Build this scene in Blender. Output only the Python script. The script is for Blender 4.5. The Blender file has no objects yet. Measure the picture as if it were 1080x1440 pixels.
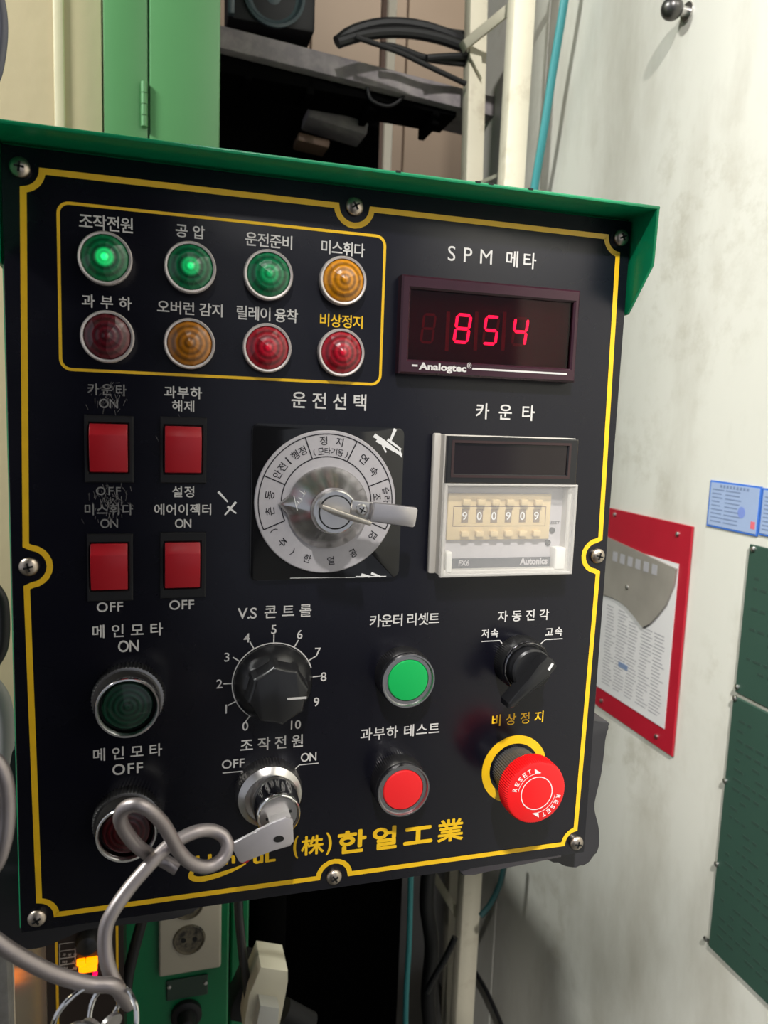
import bpy, bmesh, math, random
from mathutils import Vector, Matrix
random.seed(7)
S = bpy.context.scene
COL = S.collection
# ------------------------------------------------------------------ camera
F_PX = 1066.9                              # focal length in pixels of the 1080x1440 frame
RM = Matrix(((0.959277202, -0.280052433, 0.0368494729),
             (-0.000454985892, -0.131987935, -0.991251218),
             (0.282466001, 0.950867930, -0.126740437)))     # rows: right, down, forward
CAM = Vector((-0.08679, -0.35904, 0.07206))
cd = bpy.data.cameras.new('camera'); cam = bpy.data.objects.new('camera', cd); COL.objects.link(cam)
cd.sensor_fit = 'VERTICAL'; cd.sensor_height = 36; cd.lens = F_PX / 1440 * 36
cd.clip_start = 0.01; cd.clip_end = 50
cd.dof.use_dof = True; cd.dof.focus_distance = 0.41; cd.dof.aperture_fstop = 17
m = Matrix((RM[0], -RM[1], -RM[2])).transposed().to_4x4(); m.translation = CAM
cam.matrix_world = m
S.camera = cam
# ------------------------------------------------------------------ light
S.view_settings.view_transform = 'Standard'; S.view_settings.look = 'None'
S.view_settings.gamma = 1; S.view_settings.exposure = 0; S.view_settings.use_curve_mapping = False
w = bpy.data.worlds.new('world'); S.world = w; w.use_nodes = True
w.node_tree.nodes['Background'].inputs[0].default_value = (0.86, 0.9, 1.0, 1)
w.node_tree.nodes['Background'].inputs[1].default_value = 0.45
def area(name, loc, target, sx, sy, power, col):
    l = bpy.data.lights.new(name, 'AREA'); l.shape = 'RECTANGLE'; l.size = sx; l.size_y = sy; l.energy = power; l.color = col
    o = bpy.data.objects.new(name, l); COL.objects.link(o); o.location = loc
    o.rotation_euler = (Vector(target) - Vector(loc)).to_track_quat('-Z', 'Y').to_euler()
area('ceiling_lamp_light', (-0.30, -1.25, 1.5), (0, 0, 0), 0.10, 0.10, 112, (1, 0.98, 0.95))
area('wall_lamp_light', (-1.5, 0.22, 1.5), (0.5, 0.6, 0.0), 0.3, 0.15, 47, (0.97, 1, 0.96))
area('back_wall_fill', (0.9, 1.9, 2.3), (1.0, 3.0, 1.6), 0.5, 0.15, 13, (1, 0.95, 0.86))  # unseen light added to brighten the back wall

# ------------------------------------------------------------------ helpers
def ray(px, py):
    return RM.transposed() @ Vector(((px - 540) / F_PX, (py - 720) / F_PX, 1))
def PY(px, py, Y=0.0):                     # point on the plane Y = const (parallel to the control panel)
    d = ray(px, py); return CAM + d * ((Y - CAM.y) / d.y)
def PX(px, py, X):                         # point on the plane X = const (parallel to the right wall)
    d = ray(px, py); return CAM + d * ((X - CAM.x) / d.x)
def SC(px, py, Y=0.0):                     # metres per pixel there
    return (Y - CAM.y) / ray(px, py).y / F_PX
WLOC = {}
def finish(name, bm, mat, parent=None, ang=35, origin=None, **kw):
    me = bpy.data.meshes.new(name)
    bmesh.ops.recalc_face_normals(bm, faces=bm.faces) if kw.pop('recalc', True) else None
    bm.to_mesh(me); bm.free()
    vs = me.vertices
    if origin is None:
        xs = [v.co.x for v in vs]; ys = [v.co.y for v in vs]; zs = [v.co.z for v in vs]
        c = Vector(((min(xs) + max(xs)) / 2, (min(ys) + max(ys)) / 2, min(zs)))
    else: c = Vector(origin)
    me.transform(Matrix.Translation(-c))
    if ang:
        for p in me.polygons: p.use_smooth = True
        me.set_sharp_from_angle(angle=math.radians(ang))
    me.materials.append(mat)
    o = bpy.data.objects.new(name, me); COL.objects.link(o)
    WLOC[o.name] = c
    if parent: o.parent = parent; o.location = c - WLOC[parent.name]
    else: o.location = c
    return tag(o, **kw)
def tag(o, label=None, cat=None, group=None, kind=None):
    if label: o['label'] = label
    if cat: o['category'] = cat
    if group: o['group'] = group
    if kind: o['kind'] = kind
    return o
def empty(name, loc, **kw):
    o = bpy.data.objects.new(name, None); COL.objects.link(o); o.location = loc; o.empty_display_size = 0.02
    WLOC[o.name] = Vector(loc)
    return tag(o, **kw)
def NB(): return bmesh.new()
def box(bm, x0, x1, y0, y1, z0, z1, bev=0.0, seg=2, rot=None):
    vs = [bm.verts.new((x, y, z)) for x in (x0, x1) for y in (y0, y1) for z in (z0, z1)]
    f = [(0, 1, 3, 2), (4, 6, 7, 5), (0, 4, 5, 1), (2, 3, 7, 6), (0, 2, 6, 4), (1, 5, 7, 3)]
    fs = [bm.faces.new([vs[i] for i in q]) for q in f]
    if rot is not None:
        c = Vector(((x0 + x1) / 2, (y0 + y1) / 2, (z0 + z1) / 2))
        for v in vs: v.co = rot @ (v.co - c) + c
    if bev: bmesh.ops.bevel(bm, geom=list({e for q in fs for e in q.edges}), offset=bev, segments=seg, profile=0.5, affect='EDGES')
def prism(bm, pts, depth, bev=0.0):
    """pts: ring of 3D points of one face; depth: vector of extrusion"""
    d = Vector(depth)
    a = [bm.verts.new(p) for p in pts]; b = [bm.verts.new(Vector(p) + d) for p in pts]
    n = len(a); fs = [bm.faces.new(a), bm.faces.new(b[::-1])]
    for i in range(n): fs.append(bm.faces.new((a[i], b[i], b[(i + 1) % n], a[(i + 1) % n])))
    if bev: bmesh.ops.bevel(bm, geom=list({e for q in fs[:2] for e in q.edges}), offset=bev, segments=2, profile=0.5, affect='EDGES')
def lathe(bm, X, Z, prof, n=64, knurl=None, cap=True, phase=0.0):
    """prof: (r, y) pairs, axis along Y; knurl: {index: depth} radius ripple"""
    rings = []
    for k, (r, y) in enumerate(prof):
        row = []
        for i in range(n):
            a = 2 * math.pi * (i + phase) / n
            rr = r - (knurl[k] if knurl and k in knurl and i % 2 else 0)
            row.append(bm.verts.new((X + rr * math.cos(a), y, Z + rr * math.sin(a))))
        rings.append(row)
    for p, q in zip(rings, rings[1:]):
        for i in range(n): bm.faces.new((p[i], p[(i + 1) % n], q[(i + 1) % n], q[i]))
    if cap:
        bm.faces.new(rings[-1]); bm.faces.new(rings[0][::-1])
def spline(pts, per=8, closed=False):
    P = [Vector(p) for p in pts]; n = len(P); out = []
    for i in range(n if closed else n - 1):
        g = lambda k: P[k % n] if closed else P[max(0, min(n - 1, k))]
        a, b, c, d = g(i - 1), g(i), g(i + 1), g(i + 2)
        for s in range(per):
            t = s / per
            out.append(0.5 * ((2 * b) + (c - a) * t + (2 * a - 5 * b + 4 * c - d) * t * t + (3 * b - a - 3 * c + d) * t ** 3))
    if not closed: out.append(P[-1])
    return out
def tube(bm, pts, r, n=12, closed=False):
    P = [Vector(p) for p in pts]; rings = []; N = len(P); prev = None
    for i, p in enumerate(P):
        t = (P[(i + 1) % N] - P[i - 1]) if closed else (P[min(N - 1, i + 1)] - P[max(0, i - 1)])
        t.normalize()
        if prev is None: u = t.orthogonal().normalized()
        else: u = (prev - t * prev.dot(t)).normalized()
        prev = u; v = t.cross(u)
        rr = r(i / N) if callable(r) else r
        rings.append([bm.verts.new(p + (u * math.cos(2 * math.pi * k / n) + v * math.sin(2 * math.pi * k / n)) * rr) for k in range(n)])
    for i in range(N if closed else N - 1):
        a, b = rings[i], rings[(i + 1) % N]
        for k in range(n): bm.faces.new((a[k], a[(k + 1) % n], b[(k + 1) % n], b[k]))
    if not closed: bm.faces.new(rings[0][::-1]); bm.faces.new(rings[-1])
def ribbon(bm, pts, wd, y, closed=True, th=0.00012):
    """flat printed line in the XZ plane"""
    P = [Vector((p[0], p[1])) for p in pts]; N = len(P); L = []
    for i in range(N):
        a = P[i - 1] if (closed or i > 0) else P[i]; b = P[(i + 1) % N] if (closed or i < N - 1) else P[i]
        d1 = (P[i] - a); d2 = (b - P[i])
        if d1.length < 1e-9: d1 = d2
        if d2.length < 1e-9: d2 = d1
        d1 = d1.normalized(); d2 = d2.normalized()
        t = (d1 + d2).normalized(); nrm = Vector((-t.y, t.x)); k = 1 / max(0.5, nrm.dot(Vector((-d1.y, d1.x))))
        o = nrm * (wd / 2 * k)
        L.append((bm.verts.new((P[i].x + o.x, y, P[i].y + o.y)), bm.verts.new((P[i].x - o.x, y, P[i].y - o.y))))
    for i in range(N if closed else N - 1):
        a, b = L[i], L[(i + 1) % N]; bm.faces.new((a[0], a[1], b[1], b[0]))
def textmesh(body, bold=0.012, space=1.0, shear=0.0):
    cu = bpy.data.curves.new('t', 'FONT'); cu.body = body; cu.offset = bold; cu.space_character = space; cu.shear = shear; cu.resolution_u = 4
    o = bpy.data.objects.new('t', cu); COL.objects.link(o)
    dg = bpy.context.evaluated_depsgraph_get(); dg.update()
    me = bpy.data.meshes.new_from_object(o.evaluated_get(dg)); bpy.data.objects.remove(o); bpy.data.curves.remove(cu)
    xs = [v.co.x for v in me.vertices]; ys = [v.co.y for v in me.vertices]
    return me, min(xs), max(xs), min(ys), max(ys)
def text(bm, body, A, B, h, Y, bold=0.012, shear=0.0, fit=False):
    """lettering between world points A (left middle) and B (right middle) on plane Y, h = glyph height in metres"""
    A = Vector((A.x, A.z)); B = Vector((B.x, B.z)); W = (B - A).length
    me, x0, x1, y0, y1 = textmesh(body, bold, 1.0, shear); s = h / (y1 - y0); sx = s
    n = len(body)
    if n > 1 and not fit:
        me2, a0, a1, _, _ = textmesh(body, bold, 2.0, shear)
        w1 = x1 - x0; w2 = a1 - a0; sp = 1 + (W / s - w1) / max(1e-6, (w2 - w1)); sp = max(0.9, min(2.2, sp))
        bpy.data.meshes.remove(me); bpy.data.meshes.remove(me2)
        me, x0, x1, y0, y1 = textmesh(body, bold, sp, shear)
    sx = W / (x1 - x0) if (n > 1 or fit) else s
    ang = math.atan2((B - A).y, (B - A).x); ca, sa = math.cos(ang), math.sin(ang); mid = (A + B) / 2
    def f(v):
        x = (v.x - (x0 + x1) / 2) * sx; z = (v.y - (y0 + y1) / 2) * s
        return (mid.x + x * ca - z * sa, Y, mid.y + x * sa + z * ca)
    vv = [bm.verts.new(f(v.co)) for v in me.vertices]
    for p in me.polygons:
        try: bm.faces.new([vv[i] for i in p.vertices])
        except ValueError: pass
    bpy.data.meshes.remove(me)
def heavy(bm, body, A, B, h, Y, rad):
    for k in range(9):
        d = Vector((0, 0, 0)) if k == 8 else Vector((math.cos(k * math.pi / 4), 0, math.sin(k * math.pi / 4))) * h * rad
        text(bm, body, A + d, B + d, h, Y - k * 0.000004, 0.0, fit=True)
def tchar(bm, ch, cx, cz, ang, h, Y, wd=None, bold=0.012):
    """lettering centred on (cx, cz) turned by ang radians"""
    me, x0, x1, y0, y1 = textmesh(ch, bold); s = h / (y1 - y0); sx = s if wd is None else wd / (x1 - x0)
    ca, sa = math.cos(ang), math.sin(ang)
    def f(v):
        x = (v.x - (x0 + x1) / 2) * sx; z = (v.y - (y0 + y1) / 2) * s
        return (cx + x * ca - z * sa, Y, cz + x * sa + z * ca)
    vv = [bm.verts.new(f(v.co)) for v in me.vertices]
    for p in me.polygons: bm.faces.new([vv[i] for i in p.vertices])
    bpy.data.meshes.remove(me)

# ------------------------------------------------------------------ materials
def mat(name, col, rough=0.5, metal=0.0, var=0.0, vscale=30, dirt=None, dscale=8, damt=0.5, bump=0.0, bscale=200, coat=0.0, emit=None, es=0.0, trans=0.0, ior=1.5, spec=0.5, stretch=None, dlo=0.5, dhi=0.75, alpha=1.0):
    m = bpy.data.materials.new(name); m.use_nodes = True; nt = m.node_tree; b = nt.nodes['Principled BSDF']; L = nt.links
    b.inputs['Base Color'].default_value = (*col, 1); b.inputs['Roughness'].default_value = rough; b.inputs['Metallic'].default_value = metal
    b.inputs['Coat Weight'].default_value = coat; b.inputs['Coat Roughness'].default_value = 0.05
    b.inputs['Transmission Weight'].default_value = trans; b.inputs['IOR'].default_value = ior; b.inputs['Specular IOR Level'].default_value = spec
    b.inputs['Alpha'].default_value = alpha
    if emit: b.inputs['Emission Color'].default_value = (*emit, 1); b.inputs['Emission Strength'].default_value = es
    if var or dirt or bump:
        tc = nt.nodes.new('ShaderNodeTexCoord'); mp = nt.nodes.new('ShaderNodeMapping'); L.new(tc.outputs['Object'], mp.inputs[0])
        if stretch: mp.inputs['Scale'].default_value = stretch
    last = None
    if var:
        n = nt.nodes.new('ShaderNodeTexNoise'); n.inputs['Scale'].default_value = vscale; n.inputs['Detail'].default_value = 6; L.new(mp.outputs[0], n.inputs['Vector'])
        mx = nt.nodes.new('ShaderNodeMix'); mx.data_type = 'RGBA'
        mx.inputs[6].default_value = (*[c * (1 - var) for c in col], 1); mx.inputs[7].default_value = (*[min(1, c * (1 + var)) for c in col], 1)
        L.new(n.outputs['Fac'], mx.inputs[0]); last = mx.outputs[2]
    if dirt:
        n = nt.nodes.new('ShaderNodeTexNoise'); n.inputs['Scale'].default_value = dscale; n.inputs['Detail'].default_value = 8; n.inputs['Roughness'].default_value = 0.65; L.new(mp.outputs[0], n.inputs['Vector'])
        r = nt.nodes.new('ShaderNodeMapRange'); r.inputs[1].default_value = dlo; r.inputs[2].default_value = dhi; r.inputs[4].default_value = damt; L.new(n.outputs['Fac'], r.inputs[0])
        mx = nt.nodes.new('ShaderNodeMix'); mx.data_type = 'RGBA'; L.new(r.outputs[0], mx.inputs[0])
        if last: L.new(last, mx.inputs[6])
        else: mx.inputs[6].default_value = (*col, 1)
        mx.inputs[7].default_value = (*dirt, 1); last = mx.outputs[2]
    if last: L.new(last, b.inputs['Base Color'])
    if bump:
        n = nt.nodes.new('ShaderNodeTexNoise'); n.inputs['Scale'].default_value = bscale; n.inputs['Detail'].default_value = 4; L.new(mp.outputs[0], n.inputs['Vector'])
        bp = nt.nodes.new('ShaderNodeBump'); bp.inputs['Strength'].default_value = bump; bp.inputs['Distance'].default_value = 0.002; L.new(n.outputs['Fac'], bp.inputs['Height']); L.new(bp.outputs[0], b.inputs['Normal'])
    return m
def lens_mat(name, col, rings=46, glow=None, gs=0.0, gr=0.16):
    """coloured plastic jewel lens with moulded rings; a lit bulb behind it shows as a core of light"""
    m = mat(name, col, rough=0.3, coat=0.45); nt = m.node_tree; b = nt.nodes['Principled BSDF']; L = nt.links
    tc = nt.nodes.new('ShaderNodeTexCoord'); sub = nt.nodes.new('ShaderNodeVectorMath'); sub.operation = 'SUBTRACT'; sub.inputs[1].default_value = (0.5, 0.5, 0.5); L.new(tc.outputs['Generated'], sub.inputs[0])
    ml = nt.nodes.new('ShaderNodeVectorMath'); ml.operation = 'MULTIPLY'; ml.inputs[1].default_value = (1, 0, 1); L.new(sub.outputs[0], ml.inputs[0])
    ln = nt.nodes.new('ShaderNodeVectorMath'); ln.operation = 'LENGTH'; L.new(ml.outputs[0], ln.inputs[0])
    w = nt.nodes.new('ShaderNodeMath'); w.operation = 'MULTIPLY'; w.inputs[1].default_value = rings; L.new(ln.outputs['Value'], w.inputs[0])
    sn = nt.nodes.new('ShaderNodeMath'); sn.operation = 'SINE'; L.new(w.outputs[0], sn.inputs[0])
    nz = nt.nodes.new('ShaderNodeTexNoise'); nz.inputs['Scale'].default_value = 5; L.new(tc.outputs['Generated'], nz.inputs['Vector'])
    ad = nt.nodes.new('ShaderNodeMath'); ad.operation = 'MULTIPLY'; L.new(sn.outputs[0], ad.inputs[0]); L.new(nz.outputs['Fac'], ad.inputs[1])
    mr = nt.nodes.new('ShaderNodeMapRange'); mr.inputs[1].default_value = -0.5; mr.inputs[2].default_value = 0.6; L.new(ad.outputs[0], mr.inputs[0])
    mx = nt.nodes.new('ShaderNodeMix'); mx.data_type = 'RGBA'; L.new(mr.outputs[0], mx.inputs[0])
    mx.inputs[6].default_value = (*[c * 0.45 for c in col], 1); mx.inputs[7].default_value = (*[min(1, c * 1.25) for c in col], 1); L.new(mx.outputs[2], b.inputs['Base Color'])
    bp = nt.nodes.new('ShaderNodeBump'); bp.inputs['Strength'].default_value = 0.12; bp.inputs['Distance'].default_value = 0.0004; L.new(sn.outputs[0], bp.inputs['Height']); L.new(bp.outputs[0], b.inputs['Normal'])
    if glow:
        r = nt.nodes.new('ShaderNodeMapRange'); r.interpolation_type = 'SMOOTHSTEP'; r.inputs[1].default_value = gr; r.inputs[2].default_value = 0.0; r.inputs[3].default_value = 0.012; r.inputs[4].default_value = 1; L.new(ln.outputs['Value'], r.inputs[0])
        k = nt.nodes.new('ShaderNodeMath'); k.operation = 'MULTIPLY_ADD'; k.inputs[1].default_value = 0.6; k.inputs[2].default_value = 0.4; L.new(mr.outputs[0], k.inputs[0])
        g = nt.nodes.new('ShaderNodeMath'); g.operation = 'MULTIPLY'; L.new(r.outputs[0], g.inputs[0]); L.new(k.outputs[0], g.inputs[1])
        g2 = nt.nodes.new('ShaderNodeMath'); g2.operation = 'MULTIPLY'; g2.inputs[1].default_value = gs; L.new(g.outputs[0], g2.inputs[0])
        b.inputs['Emission Color'].default_value = (*glow, 1); L.new(g2.outputs[0], b.inputs['Emission Strength'])
    return m
M_plate = mat('black_plate', (0.0050, 0.0050, 0.0095), 0.30, spec=0.35, dirt=(0.22, 0.22, 0.22), dscale=420, dlo=0.74, dhi=0.80, damt=0.6)
nt = M_plate.node_tree; _b = nt.nodes['Principled BSDF']
_n = nt.nodes.new('ShaderNodeTexNoise'); _n.inputs['Scale'].default_value = 22; _n.inputs['Detail'].default_value = 8
_r = nt.nodes.new('ShaderNodeMapRange'); _r.inputs[1].default_value = 0.35; _r.inputs[2].default_value = 0.75; _r.inputs[3].default_value = 0.22; _r.inputs[4].default_value = 0.34
_t = nt.nodes.new('ShaderNodeTexCoord'); nt.links.new(_t.outputs['Object'], _n.inputs['Vector']); nt.links.new(_n.outputs['Fac'], _r.inputs[0]); nt.links.new(_r.outputs[0], _b.inputs['Roughness'])
M_white = mat('white_print', (0.62, 0.60, 0.57), 0.4)
M_faded = mat('faded_print', (0.20, 0.195, 0.19), 0.5)
M_yellow = mat('yellow_print', (0.84, 0.50, 0.010), 0.35, var=0.12, vscale=120)
M_green = mat('green_paint', (0.002, 0.25, 0.10), 0.32, var=0.12, vscale=60, dirt=(0.02, 0.02, 0.02), dscale=160, dlo=0.66, dhi=0.72, damt=0.8, bump=0.08, bscale=300)
M_cab = mat('cabinet_green_paint', (0.11, 0.32, 0.12), 0.38, var=0.06, vscale=8, bump=0.05, bscale=250)
M_cab2 = mat('deep_green_paint', (0.0, 0.16, 0.055), 0.4, var=0.12, vscale=20, bump=0.05)
M_blackpl = mat('black_plastic', (0.012, 0.012, 0.013), 0.28)
M_blackmt = mat('black_matt', (0.007, 0.007, 0.008), 0.5, spec=.35)
M_hous = mat('black_rubber', (0.022, 0.021, 0.024), 0.42, var=0.3, vscale=30)
M_chrome = mat('chrome', (0.80, 0.79, 0.78), 0.10, 1.0)
M_steel = mat('brushed_steel', (0.62, 0.60, 0.58), 0.28, 1.0, var=0.12, vscale=90)
M_ring = mat('button_ring', (.50, .49, .49), 0.27, 1.0)
M_barrel = mat('dark_barrel', (.06, .055, .05), 0.3, 0.8)
M_screw = mat('screw_steel', (0.50, 0.43, 0.36), 0.34, 1.0, var=0.3, vscale=300)
M_dkchrome = mat('dark_knurled_metal', (0.36, 0.35, 0.34), 0.30, 1.0)
M_slot = mat('dark_slot', (0.004, 0.004, 0.004), 0.7)
M_redpl = mat('red_plastic', (0.42, 0.006, 0.014), 0.35, var=0.12, vscale=60)
M_estop = mat('red_cap', (0.78, 0.008, 0.010), 0.38)
M_redbtn = mat('red_button', (0.82, 0.015, 0.018), 0.4)
M_grnbtn = mat('green_button', (0.0, 0.42, 0.085), 0.4)
M_meter = mat('maroon_plastic', (0.032, 0.009, 0.016), 0.22, var=0.3, vscale=60)
M_maroonglass = mat('maroon_filter', (0.55, 0.13, 0.17), 0.06, trans=1.0, ior=1.3)
M_segon = mat('lit_segment', (0.3, 0.0, 0.01), 0.5, emit=(1.0, 0.015, 0.11), es=5.5)
M_segoff = mat('unlit_segment', (0.06, 0.004, 0.01), 0.5, emit=(1, 0.01, 0.05), es=0.07)
M_silver = mat('silver_dial', (0.50, 0.475, 0.485), 0.42, 0.25, var=0.08, vscale=400)
M_black_print = mat('black_print', (0.012, 0.010, 0.014), 0.5)
M_ivory = mat('ivory_plastic', (0.50, 0.47, 0.42), 0.4, var=0.08)
M_thumb = mat('yellowed_plastic', (0.62, 0.47, 0.24), 0.45, var=0.12, vscale=120)
M_clear = mat('clear_plastic', (0.85, 0.84, 0.82), 0.05, alpha=0.13)
M_smoke = mat('smoked_window', (0.010, 0.006, 0.007), 0.12)
M_brown = mat('brown_rim', (0.035, 0.018, 0.018), 0.3)
M_greyface = mat('grey_face', (0.46, 0.43, 0.43), 0.5)
M_paintmark = mat('white_paint_mark', (0.75, 0.74, 0.72), 0.6)
M_scuff = mat('scuffed_metal', (0.16, 0.15, 0.145), 0.5)
M_wall = mat('wall_paint', (0.57, 0.555, 0.495), 0.36, var=0.05, vscale=3, dirt=(0.33, 0.30, 0.24), dscale=3.2, dlo=0.46, dhi=0.80, damt=0.8, bump=0.12, bscale=30, stretch=(1, 2.2, 0.8))
_nt = M_wall.node_tree; _bs = _nt.nodes['Principled BSDF']; _pl = _bs.inputs['Base Color'].links[0].from_socket
_tc = _nt.nodes.new('ShaderNodeTexCoord'); _n1 = _nt.nodes.new('ShaderNodeTexNoise'); _n1.inputs['Scale'].default_value = 26; _n1.inputs['Detail'].default_value = 8; _n1.inputs['Roughness'].default_value = .7
_n2 = _nt.nodes.new('ShaderNodeTexNoise'); _n2.inputs['Scale'].default_value = 3.4
_r1 = _nt.nodes.new('ShaderNodeMapRange'); _r1.inputs[1].default_value = .48; _r1.inputs[2].default_value = .66; _r2 = _nt.nodes.new('ShaderNodeMapRange'); _r2.inputs[1].default_value = .50; _r2.inputs[2].default_value = .66; _r2.inputs[4].default_value = .45
_mu = _nt.nodes.new('ShaderNodeMath'); _mu.operation = 'MULTIPLY'; _mx = _nt.nodes.new('ShaderNodeMix'); _mx.data_type = 'RGBA'; _mx.inputs[7].default_value = (.30, .27, .20, 1)
for _a, _b2 in ((_tc.outputs['Object'], _n1.inputs['Vector']), (_tc.outputs['Object'], _n2.inputs['Vector']), (_n1.outputs['Fac'], _r1.inputs[0]), (_n2.outputs['Fac'], _r2.inputs[0]), (_r1.outputs[0], _mu.inputs[0]), (_r2.outputs[0], _mu.inputs[1]), (_mu.outputs[0], _mx.inputs[0]), (_pl, _mx.inputs[6]), (_mx.outputs[2], _bs.inputs['Base Color'])): _nt.links.new(_a, _b2)
M_cream = mat('cream_wall', (0.60, 0.50, 0.31), 0.6, var=0.05, vscale=12, bump=0.25, bscale=60)
M_frame = mat('frame_paint', (0.62, 0.57, 0.44), 0.42, var=0.07, vscale=20, dirt=(0.22, 0.15, 0.09), dscale=14, dlo=0.55, dhi=0.78, damt=0.6, bump=0.1, bscale=120)
M_teal = mat('teal_rubber', (0.04, 0.25, 0.26), 0.4)
M_dkteal = mat('dark_teal_rubber', (0.01, 0.045, 0.045), 0.4)
M_cable = mat('cable_black', (0.006, 0.006, 0.007), 0.45)
M_wire = mat('wire_steel', (0.36, 0.32, 0.32), 0.42, 0.8, var=0.15, vscale=150)
M_ceil = mat('beige_sheet', (0.26, 0.19, 0.13), 0.6, var=0.12, vscale=4)
M_rail = mat('brown_rail', (0.12, 0.07, 0.045), 0.6)
M_slab = mat('weathered_grey', (0.20, 0.175, 0.185), 0.7, dirt=(0.40, 0.36, 0.34), dscale=16, dlo=0.45, dhi=0.7, damt=0.7, bump=0.5, bscale=60)
M_dark = mat('dark_machine', (0.002, 0.002, 0.002), 0.9, spec=.02, var=0.3, vscale=10)  # near-black, also puts the shade of gap and shelf underside into the colour
M_conc = mat('concrete', (0.10, 0.098, 0.09), 0.8, var=0.15, vscale=6)
M_poster_red = mat('poster_red', (0.33, 0.01, 0.022), 0.35, var=0.12, vscale=25)
M_paper = mat('paper', (0.56, 0.54, 0.53), 0.5, var=0.05, vscale=12)
M_film = mat('film_tan', (0.23, 0.21, 0.18), 0.3, var=0.35, vscale=18)
M_ink = mat('grey_ink', (0.30, 0.29, 0.30), 0.6)
M_board = mat('dark_green_board', (0.028, 0.062, 0.045), 0.42, var=0.12, vscale=8)
M_bink = mat('board_ink', (0.020, 0.043, 0.032), 0.6)
M_blue = mat('card_blue', (0.27, 0.34, 0.50), 0.45, var=0.08)
M_dblue = mat('card_edge_blue', (0.04, 0.14, 0.50), 0.45)
M_cink = mat('card_ink', (0.15, 0.20, 0.31), 0.6)
M_plate2 = mat('brown_black_plate', (0.02, 0.012, 0.010), 0.35)
M_mirror = mat('glossy_cream_side', (0.55, 0.46, 0.36), 0.20, 0.5, var=0.1)
M_orange = mat('orange_light', (0.8, 0.2, 0.0), 0.4, emit=(1.0, 0.22, 0.0), es=2.6)
M_pink = mat('pink_light', (0.8, 0.0, 0.1), 0.4, emit=(1.0, 0.0, 0.06), es=2.2)
M_speaker = mat('speaker_cone', (0.05, 0.075, 0.085), 0.4)
M_socket = mat('beige_socket', (0.50, 0.45, 0.36), 0.45, var=0.05)
M_ghost = mat('grey_green_metal', (0.30, 0.30, 0.23), 0.5)

# ================================================================== SETTING
XW = 0.52
bm = NB(); box(bm, XW, XW + 0.03, -0.9, 0.84, -1.2, 1.5); finish('wall_right', bm, M_wall, kind='structure', ang=0)
bm = NB(); box(bm, XW, XW + 0.03, 0.846, PX(668, 100, XW).y, -1.2, 1.5); finish('wall_right_rear', bm, M_wall, kind='structure', ang=0)
bm = NB(); box(bm, XW + 0.004, XW + 0.02, 0.84, 0.846, -1.2, 1.5); finish('trim_1', bm, M_rail, kind='structure', ang=0)
bm = NB(); box(bm, -3.2, 3.2, -3.2, 3.1, -1.25, -1.2); finish('floor', bm, M_conc, kind='structure', ang=0)
bm = NB(); box(bm, -3.2, 3.2, -3.2, 3.1, 2.8, 2.85); finish('ceiling', bm, mat('ceiling_grey', (0.34, 0.33, 0.30), 0.8), kind='structure', ang=0)
# beige sheet wall at the back, in panels with recessed seams and brown rails
wb = NB(); box(wb, -3.2, 3.2, 3.02, 3.06, -1.2, 2.8)
WB = finish('wall_back', wb, M_rail, kind='structure', ang=0)
for i in range(7):
    for j in range(5):
        b_ = NB(); box(b_, 0.1 + i * 0.42, 0.1 + i * 0.42 + 0.412, 3.0, 3.02, -0.6 + j * 0.7, 0.08 + j * 0.7, 0.003, 1)
        finish('sheet_panel', b_, M_ceil, WB, ang=0)
for z in (0.79, 1.45, 2.16):
    b_ = NB(); box(b_, 0.0, 3.0, 2.96, 3.0, z, z + 0.05, 0.004, 1); finish('rail', b_, M_rail, WB, ang=0)

# unseen column, added behind the viewer's left to shade the panel's left third
bm = NB(); box(bm, -0.75, -0.208, -0.95, -0.72, -1.2, 2.0, .01, 2)
finish('shade_column', bm, M_dark, label='unseen dark column beside the viewer, added to shade the panel', cat='column')
bm = NB(); box(bm, 0.010, 0.060, -0.56, -0.12, 0.57, 0.62, .006, 2); box(bm, 0.015, 0.05, -0.50, -0.46, 0.61, 2.8, .004, 2)  # unseen beam, added to keep the key light off the lower right wall
finish('shade_beam', bm, M_dark, label='unseen dark beam above the panel, added to shade the lower right wall', cat='beam')
# cream wall at the far left with a raised strip
Yc = 0.74
xr = PY(145, 100, Yc).x
bm = NB(); box(bm, -1.4, PY(76, 100, Yc).x, Yc, Yc + 0.03, -1.2, 1.5); finish('wall_left', bm, M_cream, kind='structure', ang=0)
bm = NB(); box(bm, PY(90, 100, Yc).x, xr - 0.002, Yc + 0.001, Yc + 0.03, -1.2, 1.5); finish('wall_left_return', bm, M_cream, kind='structure', ang=0)
bm = NB(); box(bm, PY(76, 100, Yc).x, PY(91, 100, Yc).x, Yc - 0.004, Yc + 0.03, -1.2, 1.5, 0.003, 2)
finish('trim_2', bm, mat('pale_sealant', (0.68, 0.62, 0.42), 0.5, bump=0.3, bscale=40), kind='structure')

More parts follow.
